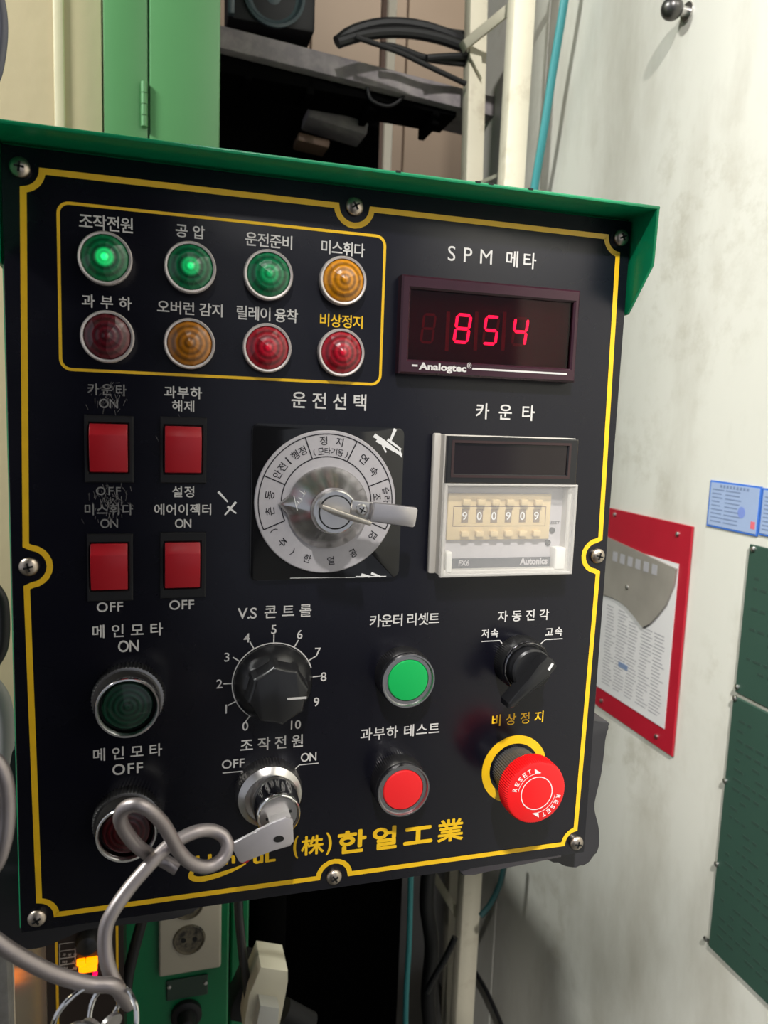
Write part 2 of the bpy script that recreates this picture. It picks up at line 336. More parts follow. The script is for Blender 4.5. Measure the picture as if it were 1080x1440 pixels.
# ================================================================== GREEN CABINET (behind, top left)
Yg = 0.70
x0 = PY(146, 100, Yg).x; xs_ = PY(209, 100, Yg).x; x1 = PY(309, 100, Yg).x
gc = empty('green_cabinet', ((x0 + x1) / 2, Yg + 0.1, -0.25), label='tall light green steel cabinet with a narrow hinge, behind the panel at upper left', cat='cabinet')
bm = NB(); box(bm, x0, x1, Yg + 0.004, Yg + 0.25, -0.25, 1.4, 0.002, 1); finish('body', bm, M_cab, gc, ang=0)
bm = NB(); box(bm, x0, xs_ - 0.0012, Yg - 0.004, Yg + 0.004, -0.25, 1.4, 0.0015, 2); finish('frame', bm, M_cab, gc)
bm = NB(); box(bm, xs_ + 0.0012, x1, Yg - 0.006, Yg + 0.004, -0.24, 1.39, 0.0025, 2); dr = finish('door', bm, M_cab, gc)
ht = PY(203, 118, Yg); hb = PY(203, 181, Yg)
for k in range(4):
    za = hb.z + (ht.z - hb.z) * k / 4; zb = hb.z + (ht.z - hb.z) * (k + 0.94) / 4
    bm = NB(); tube(bm, [(ht.x, Yg - 0.007, za), (ht.x, Yg - 0.007, zb)], 0.0042, 12); finish('hinge_knuckle', bm, M_cab, dr)

# ================================================================== UPPER MIDDLE: shelf, fan box, cables, dark machine
Ys = 1.05
def slab_pt(px, py, Y=Ys): return PY(px, py, Y)
sh = empty('machine_shelf', PY(480, 120, Ys), label='weathered grey shelf beam sloping behind the panel, above the dark machine', cat='shelf')
a, b, c, d = slab_pt(290, 29), slab_pt(700, 136), slab_pt(700, 165), slab_pt(290, 62)
bm = NB(); prism(bm, [a, b, c, d], (0, 0.12, 0), 0.004); finish('front_beam', bm, M_slab, sh)
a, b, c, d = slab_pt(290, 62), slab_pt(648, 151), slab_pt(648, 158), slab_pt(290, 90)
bm = NB(); prism(bm, [p + Vector((0, 0.02, 0)) for p in (a, b, c, d)], (0, 0.095, 0), 0.003); finish('underside', bm, M_dark, sh)  # near-black colour stands in for the shade under the shelf, ribs too
for k in range(4):
    px = 345 + k * 90; p = slab_pt(px, 64 + (px - 290) * 0.25); q = slab_pt(px + 8, 66 + (px - 290) * 0.25)
    bm = NB(); box(bm, p.x, p.x + 0.014, Ys + 0.02, Ys + 0.11, p.z - 0.030, p.z, 0.002, 1); finish('rib', bm, M_dark, sh, ang=0)
p = PY(380, -10, 1.12); s_ = SC(380, 0, 1.12)
sp = empty('fan_box', (p.x, 1.12, PY(380, 52, 1.12).z), label='black box with a round blue-grey cone standing on the weathered shelf', cat='speaker')
bm = NB(); zt = PY(380, -70, 1.12).z; zb = PY(380, 46, 1.12).z
box(bm, PY(318, 0, 1.12).x, PY(440, 0, 1.12).x, 1.092, 1.165, zb, zt, 0.006, 2); finish('housing', bm, M_blackmt, sp)
zc = PY(385, -6, 1.09).z; xc = PY(385, -6, 1.09).x
bm = NB(); lathe(bm, xc, zc, [(0.052, 1.095), (0.055, 1.082), (0.050, 1.080), (0.044, 1.090), (0.020, 1.10), (0.018, 1.094), (0.004, 1.088)], 40); finish('cone', bm, M_speaker, sp)
bm = NB(); box(bm, PY(320, 0, 1.08).x, PY(330, 0, 1.08).x, 1.075, 1.09, zb, zt, 0.003, 2); finish('side_rail', bm, M_speaker, sp)
CL = ['thickest black cable arching over the top of the bundle on the shelf', 'black cable right under the thickest arching cable on the shelf', 'black cable along the outer upper edge of the bundle on the shelf', 'thin black cable crossing the sloping shelf towards the posts, lowest of the bundle', 'short black cable end lying on the shelf beside the cream post', 'black cable sagging from the bundle onto the sloping shelf']
cabs = [([(474, 60), (500, 43), (545, 34), (600, 40), (660, 62)], 0.011, 1.03), ([(475, 60), (520, 48), (570, 46), (620, 55), (665, 72)], 0.009, 0.985),
        ([(478, 54), (520, 36), (565, 31), (615, 43), (660, 50)], 0.007, 1.058), ([(500, 52), (560, 73), (600, 92), (655, 118)], 0.0045, 0.97),
        ([(600, 82), (625, 80), (660, 79)], 0.006, 0.98), ([(535, 64), (560, 68), (600, 82), (660, 90)], 0.006, 0.99),
        ([(516, 118), (522, 140), (545, 149), (562, 141), (575, 125)], 0.003, 1.06)]
for i, (pts, r, Y) in enumerate(cabs):
    bm = NB(); tube(bm, spline([PY(x, y, Y) for x, y in pts], 8), r, 10)
    finish('cable', bm, M_cable, label=('thin black cable hanging below the weathered shelf' if i == 6 else CL[i]), cat='cable', group=('cables over the shelf' if i < 6 else None))
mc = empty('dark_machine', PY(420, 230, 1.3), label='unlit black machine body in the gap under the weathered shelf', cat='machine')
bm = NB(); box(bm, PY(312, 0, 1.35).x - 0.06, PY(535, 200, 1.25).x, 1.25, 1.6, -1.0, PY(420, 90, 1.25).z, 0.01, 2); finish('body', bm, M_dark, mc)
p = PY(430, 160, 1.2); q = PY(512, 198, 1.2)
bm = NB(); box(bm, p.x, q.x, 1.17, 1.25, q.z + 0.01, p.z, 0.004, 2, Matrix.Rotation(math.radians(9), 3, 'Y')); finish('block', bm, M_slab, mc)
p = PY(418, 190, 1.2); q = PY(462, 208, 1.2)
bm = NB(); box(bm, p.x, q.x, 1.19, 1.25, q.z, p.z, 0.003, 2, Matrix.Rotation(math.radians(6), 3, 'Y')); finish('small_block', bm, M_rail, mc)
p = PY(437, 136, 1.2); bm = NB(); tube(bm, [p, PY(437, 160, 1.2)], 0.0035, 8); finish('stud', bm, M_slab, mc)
for k, (xa, wd, mm) in enumerate(((535, 7, M_rail), (546, 12, M_frame))):
    t_ = PY(xa, 190, 1.62 + k * .02); r_ = wd * SC(xa, 200, 1.62) / 2
    bm = NB(); box(bm, t_.x - r_, t_.x + r_, t_.y, t_.y + .015, -1.2, 1.30, .002, 1)
    finish('distant_post', bm, mm, label=('thin brown upright far behind, left one under the shelf' if k == 0 else 'cream upright far behind the dark gap, under the shelf'), cat='post')

# ================================================================== WHITE POSTS BY THE WALL
XP = 0.455
fr = empty('post_frame', (XP, 1.0, -1.2), label='cream painted steel post frame with diagonal brace beside the white wall', cat='frame')
def post(name, px0, py0, px1, py1, X, wpx, dep=0.03, parent=fr, m_=M_frame):
    a = PX(px0, py0, X); b = PX(px1, py1, X); t = (b - a)
    Y0 = a.y
    a = PY(px0, py0, Y0); b = PY(px1, py1, Y0); t = (b - a).normalized()
    r = wpx * SC(px0, py0, Y0) / 2
    n = Vector((-t.z, 0, t.x)) * r
    bm = NB(); prism(bm, [a + n, a - n, b - n, b + n], (0, dep, 0), 0.003); return finish(name, bm, m_, parent), Y0
P2, Y2 = post('post', 743, -60, 650, 1500, XP, 33)
P1, Y1 = post('post', 676, -60, 636, 1500, XP - 0.01, 27)
def bar(name, p0, p1, wpx, Ya, Yb, dep, parent, m_=M_frame):
    a = PY(*p0, Ya); b = PY(*p1, Yb); t = (b - a).normalized(); n = Vector((-t.z, 0, t.x)).normalized() * (wpx * SC(*p0, Ya) / 2)
    bm = NB(); prism(bm, [a + n, a - n, b - n, b + n], (0, dep, 0), 0.002); return finish(name, bm, m_, parent)
bar('brace', (654, 62), (745, -12), 13, Y1 - 0.02, Y2 + 0.03, 0.02, fr)
bar('rail', (662, 262), (722, 236), 12, Y1, Y2 + 0.02, 0.02, fr, M_ghost)
bar('brace', (600, 1215), (652, 1300), 10, Y1 + .05, Y2 + 0.05, 0.02, fr)
a = PY(660, 62, Y1 - 0.012)
bm = NB(); prism(bm, [a, PY(677, 72, a.y), PY(678, 110, a.y), PY(662, 80, a.y)], (0, 0.006, 0)); finish('gusset', bm, M_frame, fr, ang=0)

# teal hoses
bm = NB(); tube(bm, spline([PX(x, y, XW - 0.03) for x, y in ((800, -40), (789, 30), (776, 110), (764, 190), (752, 262), (742, 340))], 8), 0.0065, 12)
finish('hose', bm, M_teal, label='teal air hose hanging down the white wall beside the cream posts', cat='hose')
bm = NB(); tube(bm, spline([PY(x, y, 0.62) for x, y in ((578, 1200), (577, 1260), (575, 1330), (571, 1400), (570, 1470))], 8), 0.0042, 12)
finish('hose', bm, M_teal, label='teal hose hanging in the dark gap below the panel', cat='hose')
bm = NB(); tube(bm, spline([PY(x, y, 0.72) for x, y in ((712, 1200), (704, 1240), (690, 1270), (676, 1288))], 8), 0.005, 12)
finish('hose', bm, M_dkteal, label='short dark hose curving behind the cream post below the panel', cat='hose')
bm = NB(); tube(bm, spline([PY(x, y, 0.7) for x, y in ((604, 1210), (600, 1270), (607, 1330), (602, 1400), (607, 1460))], 8), 0.012, 12)
finish('cable', bm, M_cable, label='thick black cable hanging left of the cream post below the panel', cat='cable')
bm = NB(); tube(bm, spline([PY(x, y, 0.66) for x, y in ((640, 1318), (625, 1350), (612, 1372), (600, 1395))], 8), 0.005, 10)
finish('cable', bm, M_cable, label='short dark cable slanting into the thick black cable below the panel', cat='cable')
bm = NB(); tube(bm, spline([PX(x, y, XW - 0.012) for x, y in ((668, 1366), (685, 1395), (705, 1440), (715, 1465))], 8), 0.004, 10)
finish('cable', bm, M_cable, label='thin dark cable slanting down the shaded wall right of the cream post', cat='cable')

# ================================================================== THINGS ON THE RIGHT WALL
def wquad(bm, pts, X, th):                # pts in pixels on the wall plane
    prism(bm, [PX(x, y, X) for x, y in pts], (th, 0, 0))
def rect_on_wall(c00, c11, X=XW):          # top-left px, bottom-right px -> Y range, Z range
    a = PX(*c00, X); b = PX(*c11, X); return a.y, b.y, a.z, b.z
# ball stop
p = PX(967, 17, XW)
kb = empty('bumper', p, label='dark metal ball bumper screwed to the white wall at the upper right', cat='bumper')
bm = NB(); bmesh.ops.create_uvsphere(bm, u_segments=24, v_segments=16, radius=0.013, matrix=Matrix.Translation(p + Vector((-0.022, 0, 0)))); finish('ball', bm, mat('dull_ball', (0.12, 0.115, 0.11), 0.35, 0.9, var=0.2, vscale=80), kb)
bm = NB(); tube(bm, [p, p + Vector((-0.016, 0, 0.0))], 0.006, 14); tube(bm, [p + Vector((-0.002, 0, 0)), p + Vector((0.0, 0, 0.0))], 0.011, 14); finish('stem', bm, M_steel, kb)
# red-bordered notice
y0, y1, z1, z0 = rect_on_wall((861, 715), (947, 1063))
z1 = PX(975, 740, XW).z; y1 = PX(977, 745, XW).y; z0 = PX(947, 1063, XW).z; y0 = PX(860, 716, XW).y
no = empty('notice', (XW, (y0 + y1) / 2, z0), label='white notice sheet with a red border and wrinkled clear film, screwed to the white wall', cat='poster')
X_ = XW - 0.004
bm = NB(); box(bm, X_, XW - 0.0005, y1, y0, z0, z1, 0.0006, 1); finish('red_backing', bm, M_poster_red, no, ang=0)
H = z1 - z0; Wd = y0 - y1
def onn(u, v, X=X_): return Vector((X, y0 + (y1 - y0) * u, z1 - H * v))      # u to the right in the photograph, v downward
bm = NB(); prism(bm, [onn(-0.0, .17), onn(.9, .17), onn(.9, .90), onn(0.0, .90)], (-0.001, 0, 0)); finish('paper', bm, M_paper, no, ang=0)
bm = NB(); film = [onn(0.0, .14), onn(.90, .19), onn(.89, .26), onn(.82, .36), onn(.74, .42), onn(.66, .47), onn(.58, .50), onn(.48, .47), onn(.36, .44), onn(.24, .425), onn(.12, .425), onn(0, .43)]
prism(bm, [p + Vector((-0.0012, 0, 0)) for p in film], (-0.003, 0, 0)); finish('film_pocket', bm, M_film, no, label='tan curled film pocket')
bm = NB()
for k in range(26):
    v = .47 + k * .0155; u0 = .08 if v > .5 or True else .1
    for j in range(5):
        ua = u0 + j * .155 + random.uniform(0, .02); ub = ua + random.uniform(.08, .14)
        if v < .5 and .3 < ua < .75: continue
        prism(bm, [onn(ua, v), onn(ub, v), onn(ub, v + .005), onn(ua, v + .005)], (-0.00125, 0, 0))
for k in range(6):
    prism(bm, [onn(.14 + k * .1, .20), onn(.2 + k * .1, .20), onn(.2 + k * .1, .245), onn(.14 + k * .1, .245)], (-0.0045, 0, 0))
finish('print', bm, M_ink, no, ang=0, kind='stuff')
bm = NB()
for (u, v, w_) in ((.3, .715, .12),): prism(bm, [onn(u, v), onn(u + w_, v), onn(u + w_, v + .025), onn(u, v + .025)], (-0.0016, 0, 0))
finish('blue_mark', bm, M_cink, no, ang=0)
for u, v in ((.09, .025), (.86, .045), (.1, .96), (.82, .955), (.36, .345)):
    p = onn(u, v); bm = NB(); lathe(bm, 0, 0, [(0.0031, 0), (0.003, -0.0016), (0.0015, -0.0026), (0.0003, -0.0028)], 16)
    bmesh.ops.transform(bm, matrix=Matrix.Translation(p + Vector((-0.004 if v == .345 else 0, 0, 0))) @ Matrix.Rotation(math.radians(-90), 4, 'Z'), verts=bm.verts)
    finish('screw', bm, M_steel, no)
# dark green boards
def board(name, tl, tr, bl, label, X=XW, rows=()):
    a = PX(*tl, X); t2 = PX(*tr, X); b = PX(*bl, X)
    y0, y1, z1, z0 = a.y, t2.y, a.z, b.z
    o = empty(name, (X, (y0 + y1) / 2, z0), label=label, cat='board')
    bm = NB(); box(bm, X - 0.004, X - 0.0005, y1, y0, z0, z1, 0.0008, 1); pl = finish('panel', bm, M_board, o, ang=0)
    bm = NB(); rnd = random.Random(len(label)); n = int((z1 - z0) / 0.011)
    for k in range(2, n - 1):
        z = z1 - k * 0.011
        if rnd.random() < .25: continue
        y = y0 - 0.012
        while y > y1 + .02:
            w_ = rnd.uniform(.004, .014)
            if rnd.random() < .75: prism(bm, [Vector((X - .004, y, z)), Vector((X - .004, y - w_, z)), Vector((X - .004, y - w_, z - .003)), Vector((X - .004, y, z - .003))], (-0.0003, 0, 0))
            y -= w_ + .004
    finish('print', bm, M_bink, o, ang=0, kind='stuff')
    for (yy, zz) in rows:
        p = PX(yy, zz, X - 0.004); bm = NB(); lathe(bm, 0, 0, [(0.0031, 0), (0.003, -0.0016), (0.0015, -0.0026), (0.0003, -0.0028)], 16)
        bmesh.ops.transform(bm, matrix=Matrix.Translation(p) @ Matrix.Rotation(math.radians(-90), 4, 'Z'), verts=bm.verts); finish('screw', bm, M_steel, o)
board('chart_board', (1058, 765), (1180, 800), (1036, 972), 'upper dark green printed board on the white wall at the right edge', rows=((1060, 772), (1037, 966)))
board('chart_board', (1035, 978), (1180, 1080), (992, 1322), 'lower, taller dark green printed board on the white wall at the right edge', rows=((1034, 982), (1020, 1098), (1008, 1215), (993, 1320)))
# blue cards
for i, (tl, tr, bl) in enumerate((((1001, 675), (1073, 686), (995, 739)), ((1074.5, 686), (1150, 698), (1069, 752)))):
    a = PX(*tl, XW); t2 = PX(*tr, XW); b = PX(*bl, XW)
    o = empty('card', (XW, (a.y + t2.y) / 2, b.z), label=('pale blue printed card on the wall above the dark green board, left of the pair' if i == 0 else 'pale blue printed card cut by the right edge of the photo'), cat='card')
    bm = NB(); box(bm, XW - 0.0016, XW - 0.0003, t2.y, a.y, b.z, a.z); finish('border', bm, M_dblue, o, ang=0)
    bm = NB(); box(bm, XW - 0.002, XW - 0.0016, t2.y + .002, a.y - .002, b.z + .002, a.z - .002); finish('face', bm, M_blue, o, ang=0)
    bm = NB(); hh = a.z - b.z; ww = a.y - t2.y
    for r in range(9):
        z = a.z - hh * (.17 + r * .085)
        for (ua, ub) in ((.07, .28), (.34, .62)):
            ub2 = ub + random.uniform(-.06, .06)
            box(bm, XW - .0022, XW - .002, a.y - ww * ub2, a.y - ww * ua, z - hh * .025, z)
    for k in range(9): box(bm, XW - .0022, XW - .002, a.y - ww * (.26 + k * .065), a.y - ww * (.22 + k * .065), a.z - hh * .13, a.z - hh * .07)
    finish('print', bm, M_cink, o, ang=0, kind='stuff')
    bm = NB(); c0 = Vector((XW - .0021, a.y - ww * .68, a.z - hh * .58))
    prism(bm, [c0 + Vector((0, math.cos(t) * ww * .07, math.sin(t) * hh * .12)) for t in [k * math.pi / 8 for k in range(16)]], (-.0001, 0, 0)); finish('emblem', bm, mat('emblem_blue', (.16, .22, .5), .5), o, ang=0)
    bm = NB(); box(bm, XW - .0022, XW - .002, a.y - ww * .95, a.y - ww * .87, b.z + hh * .13, b.z + hh * .28); finish('stamp', bm, mat('stamp_red', (.6, .12, .15), .5), o, ang=0)

# ================================================================== LOWER LEFT: second panel, socket box
Yb = 0.42
gx0 = PY(172, 1400, Yb).x; gx1 = PY(321, 1400, Yb).x; gx2 = PY(350, 1400, Yb).x; zt = -0.25
gb = empty('socket_cabinet', ((gx0 + gx1) / 2, Yb, -1.2), label='deep green steel cabinet carrying the wall socket, below the panel', cat='cabinet')
bm = NB(); box(bm, PY(60, 1400, Yb).x, gx1, Yb, Yb + .2, -1.2, zt, .002, 1); finish('body', bm, M_cab2, gb, ang=0)
bm = NB(); box(bm, gx1 + .003, gx2, Yb + .012, Yb + .2, -1.2, zt, .002, 1); finish('side_strip', bm, M_cab2, gb, ang=0)
a = PY(223, 1262, Yb); b = PY(310, 1362, Yb); a.z = PY(262, 1255, Yb).z; b.z = PY(262, 1362, Yb).z
wo = empty('wall_socket', ((a.x + b.x) / 2, Yb, b.z), label='beige double wall socket on the deep green cabinet', cat='socket')
bm = NB(); box(bm, a.x, b.x, Yb - .008, Yb, b.z, a.z + .03, .003, 3); finish('cover_plate', bm, M_socket, wo)
for (px, py) in ((266, 1321), (264, 1272)):
    p = PY(px, py, Yb - .008); r = 21 * SC(px, py, Yb)
    bm = NB(); lathe(bm, p.x, p.z, [(r * 1.06, Yb - .0082), (r * 1.0, Yb - .0105), (r * .93, Yb - .0105), (r * .88, Yb - .0085), (r * .2, Yb - .0085)], 32)
    so = finish('outlet', bm, mat('shaded_socket', (.15, .125, .085), .5, var=.4, vscale=60, dirt=(.01, .01, .01), dscale=90, dlo=.45, dhi=.6, damt=.95), wo)  # dark base puts the shade of the recess into the colour
    for sx in (-1, 1):
        bm = NB(); lathe(bm, p.x + sx * r * .36, p.z, [(r * .17, Yb - .0084), (r * .16, Yb - .0090)], 14); finish('pin_hole', bm, M_slot, so)
pa = PY(234, 1378, Yb); pb = PY(292, 1396, Yb)
bm = NB(); box(bm, pa.x, pb.x, Yb - .003, Yb, pb.z, pa.z, .001, 1); np_ = finish('name_plate', bm, mat('dull_plate', (.035, .06, .045), .4, .3), gb)
for q in ((238, 1388), (289, 1382)):
    p = PY(*q, Yb - .003); bm = NB(); lathe(bm, p.x, p.z, [(.0022, Yb - .003), (.002, Yb - .0042), (.0005, Yb - .0045)], 12); finish('rivet', bm, M_steel, np_)
p = PY(262, 1424, Yb); r = 21 * SC(262, 1424, Yb)
bm = NB(); lathe(bm, p.x, p.z, [(r, Yb), (r, Yb - .006), (r * .8, Yb - .008), (r * .62, Yb - .008), (r * .55, Yb - .014), (r * .45, Yb - .022), (r * .2, Yb - .024)], 32); finish('knob', bm, M_blackmt, gb, label='black round knob')
# second control plate (seen under the main panel)
Yq = 0.36
xa = PY(76, 1400, Yq).x; xb = PY(170, 1400, Yq).x
sp2 = empty('second_control_panel', ((xa + xb) / 2, Yq, -.8), label='brown-black control plate with yellow edge lines and orange lamp, under the main panel', cat='control panel')
bm = NB(); box(bm, xa - .006, xb + .003, Yq, Yq + .055, -.8, zt + .02); finish('plate', bm, M_plate2, sp2, ang=0)
for x in (xa + .003, xb - .003):
    bm = NB(); box(bm, x - .0011, x + .0011, Yq - .0006, Yq, -.8, zt + .015); finish('border_line', bm, M_yellow, sp2, ang=0)
bm = NB()
for k, (u, v) in enumerate(((88, 1342), (88, 1352), (88, 1361), (90, 1371))):
    pp = PY(u, v, Yq); qq = PY(u + 20, v, Yq); text(bm, ('과부하', '비상', '정지', '운전')[k], pp, qq, .0032, Yq - .0008, .01)
finish('lettering', bm, M_white, sp2, ang=0)
bm = NB(); pp = PY(93, 1322, Yq); 
for (u0, u1, v0, v1) in ((84, 106, 1327, 1334), (84, 106, 1337, 1344), (84, 106, 1348, 1353), (84, 106, 1357, 1362)):
    p, q = PY(u0, v0, Yq), PY(u1, v1, Yq); ribbon(bm, [(p.x, p.z), (q.x, p.z), (q.x, q.z), (p.x, q.z)], .0006, Yq - .0008)
finish('scale_marks', bm, M_white, sp2, ang=0)
p = PY(124, 1318, Yq); bm = NB(); lathe(bm, p.x, p.z, [(.011, Yq), (.012, Yq - .006), (.009, Yq - .014), (.004, Yq - .016)], 32); finish('selector_knob', bm, M_blackpl, sp2)
for (u0, u1, v0, v1) in ((108, 120, 1348, 1353), (121, 138, 1346, 1352), (111, 137, 1355, 1361)):
    p, q = PY(u0, v0, Yq), PY(u1, v1, Yq); bm = NB(); box(bm, p.x, q.x, Yq - .005, Yq, q.z, p.z, .0008, 2); finish('orange_lamp', bm, M_orange, sp2, label='lit orange lamp')
p = PY(134, 1368, Yq); bm = NB(); lathe(bm, p.x, p.z, [(.0022, Yq), (.0022, Yq - .003), (.001, Yq - .004)], 16); finish('indicator', bm, M_pink, sp2, label='lit pink indicator')
# glossy side sheet left of the second panel, and grey post
xs2 = PY(66, 1400, Yq).x
Yn = 0.36
while PY(22, 1400, Yn).x < xs2: Yn -= .004
bm = NB(); box(bm, xs2 - .004, xs2, Yn, Yq + .05, -.9, -.20, .0008, 1)
finish('side_sheet', bm, M_mirror, label='glossy cream side sheet reflecting the orange lamp, left of the second panel', cat='sheet')
bm = NB(); xg = PY(20, 1400, Yn - .01).x; box(bm, xg - .12, xg, Yn - .03, Yn - .01, -.9, PY(10, 1335, Yn - .03).z, .002, 2)
finish('grey_slab', bm, mat('grey_cast', (.20, .19, .18), .7, var=.15, vscale=40, dirt=(.05, .03, .02), dscale=30, bump=.3), label='rough grey slab edge at the bottom left corner of the photo', cat='slab')
# grey thing at left edge behind
p = PY(4, 1010, .2); bm = NB(); tube(bm, spline([PY(-14, 960, .2), PY(2, 985, .2), PY(8, 1030, .2), PY(4, 1085, .2), PY(-14, 1120, .2)], 6), .006, 14)
finish('grey_hose', bm, mat('grey_hose', (.32, .31, .30), .5), label='grey hose bend at the left edge, beside the black panel cover', cat='hose')
bm = NB(); tube(bm, spline([PY(-10, 825, .3), PY(2, 845, .3), PY(5, 880, .3), PY(2, 912, .3), PY(-10, 935, .3)], 6), .005, 12)
finish('black_hose', bm, M_cable, label='black hose bend at the left edge, level with the rocker switches', cat='hose')
bm = NB(); tube(bm, spline([PY(-9, -30, .3), PY(1, 10, .3), PY(3, 50, .3), PY(-3, 95, .3), PY(-12, 120, .3)], 6), .004, 12)
finish('cable', bm, mat('blue_grey', (.10, .10, .13), .5), label='dark grey cable at the top left corner of the photo', cat='cable')
# black tube and beige bracket below panel
bm = NB(); tube(bm, [PY(334, 1235, .33), PY(336, 1290, .34), PY(342, 1350, .34), PY(349, 1400, .34)], .0045, 14)
finish('black_tube', bm, M_blackpl, label='shiny black tube slanting down beside the green cabinet below the panel', cat='tube')
bm = NB(); tube(bm, spline([PY(204, 1280, .37), PY(190, 1330, .37), PY(180, 1375, .37), PY(176, 1420, .37)], 6), .0055, 12)
finish('cable', bm, M_cable, label='black cable slanting between the second panel and the beige socket', cat='cable')
cb = empty('clamp', PY(375, 1440, .32), label='beige square clamp block on a black arm below the panel', cat='clamp')
bm = NB(); prism(bm, [PY(*q, .32) for q in ((367, 1360), (405, 1366), (405, 1382), (399, 1412), (392, 1450), (342, 1450), (350, 1400))], (0, .04, 0), .0015); finish('block', bm, M_frame, cb)
bm = NB(); prism(bm, [PY(*q, .305) for q in ((366, 1414), (393, 1418), (390, 1455), (358, 1455))], (0, .02, 0), .0015); finish('foot', bm, mat('pale_grey', (.48, .47, .43), .5), cb)
bm = NB(); prism(bm, [PY(*q, .35) for q in ((352, 1358), (367, 1362), (346, 1440), (324, 1436), (326, 1415))], (0, .03, 0), .0015); finish('bracket', bm, M_blackmt, cb)
bm = NB(); tube(bm, [PY(398, 1420, .34), PY(436, 1440, .34)], .012, 18); finish('arm', bm, M_blackmt, cb)
fm = empty('gap_filler', (.1, .8, -1.2), label='black boxes added to darken the gap below the panel', cat='machine')  # added black boxes: they darken the gap and shade the right wall
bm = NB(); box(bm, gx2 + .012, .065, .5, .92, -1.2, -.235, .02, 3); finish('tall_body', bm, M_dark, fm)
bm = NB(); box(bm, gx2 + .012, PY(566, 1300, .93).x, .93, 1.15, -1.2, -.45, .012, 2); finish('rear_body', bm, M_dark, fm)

# ================================================================== MAIN CONTROL PANEL
CP = empty('control_panel', (0, 0.04, -0.185), label='black operator control panel with yellow border lines and green hood, in front', cat='control panel')
XE, ZT = 0.1497, 0.1765; ZB = (PY(467, 1250).z + PY(354, 1266).z) / 2; XR = 0.1484
bm = NB(); box(bm, -XE, XR, 0.0, 0.003, ZB, ZT, 0.0006, 2); FP = finish('faceplate', bm, M_plate, CP)
bm = NB(); box(bm, -XE - .0010, XR + .0004, 0.003, 0.09, ZB - .0006, ZT + .0015, .001, 1); finish('housing', bm, M_green, CP, ang=0)
# hood: one folded sheet
HD = 0.0195; t_ = .0018; ZH = 0.1782
bm = NB()
box(bm, -XE - .003, XR + .003, -HD, .09, ZH, ZH + t_, .0007, 2)
for s in (-1, 1):
    x = (XR + .0010) if s > 0 else -(XE + .0010)
    zf = PY(918, 372, -HD).z
    prism(bm, [Vector((x, -HD, ZH + .0005)), Vector((x, .06, ZH + .0005)), Vector((x, .06, .125)), Vector((x, 0.0, .1295)), Vector((x, -HD + .001, zf))], (s * t_, 0, 0), .0005)
finish('hood', bm, M_green, CP, label='green folded sun hood')
bm = NB()
for q in ((672, 266), (690, 269), (746, 275), (560, 249)):
    p = PY(*q, -HD); box(bm, p.x - .0012, p.x + .0012, -HD - .0002, -HD + .001, ZH + .0012, ZH + t_ + .0002)
finish('paint_chips', bm, M_slot, CP, ang=0)
# black rear cover bulging out at the bottom
out = [(838, 1014), (851, 1030), (846, 1085), (838, 1120), (836, 1138), (842, 1165), (842, 1190), (833, 1208), (815, 1219), (795, 1218), (770, 1209), (700, 1216), (656, 1232), (646, 1225), (640, 1215), (600, 1170), (600, 1010)]
Yo = 0.02
bm = NB(); prism(bm, spline([PY(x, y, Yo) for x, y in out], 4, True), (0, .035, 0), .0012); finish('rear_cover', bm, M_hous, CP, label='dark rubbery rear cover edge')
bm = NB(); prism(bm, [PY(x, y, Yo - .004) for x, y in ((646, 1224), (700, 1210), (790, 1200), (790, 1206), (705, 1222), (665, 1232), (652, 1231))], (0, .012, 0), .001); finish('cover_lip', bm, mat('lilac_grey', (.16, .14, .16), .45), CP, label='grey lip of the rear cover')
out = [(60, 1030), (24, 1045), (14, 1075), (6, 1140), (-10, 1190), (-40, 1230), (-40, 1300), (0, 1322), (30, 1334), (60, 1332), (90, 1320), (120, 1308), (180, 1300), (240, 1293), (268, 1284), (280, 1276), (290, 1240), (200, 1200)]
bm = NB(); prism(bm, spline([PY(x, y, Yo) for x, y in out], 4, True), (0, .035, 0), .0012); finish('rear_cover', bm, M_hous, CP, label='black rear cover bulging at the lower left')
# screws
SX, SZ = .1425, .1678
for (sx, sz) in ((-1, 1), (0, 1), (1, 1), (-1, 0), (1, 0), (-1, -1), (0, -1), (1, -1)):
    X, Z = sx * SX, sz * SZ
    bm = NB(); r = .0042
    lathe(bm, X, Z, [(r, 0.001), (r, -.0006), (r * .93, -.0013), (r * .7, -.0021), (r * .4, -.0026), (r * .1, -.0028)], 28); sc_ = finish('screw', bm, M_screw, CP)
    bm = NB(); a = random.uniform(0, 1.5); R_ = Matrix.Rotation(a, 3, 'Y')
    box(bm, X - .0020, X + .0020, -.0030, -.0012, Z - .00042, Z + .00042, rot=R_); box(bm, X - .00042, X + .00042, -.0030, -.0012, Z - .0020, Z + .0020, rot=R_); finish('cross_slot', bm, M_slot, sc_, ang=0)
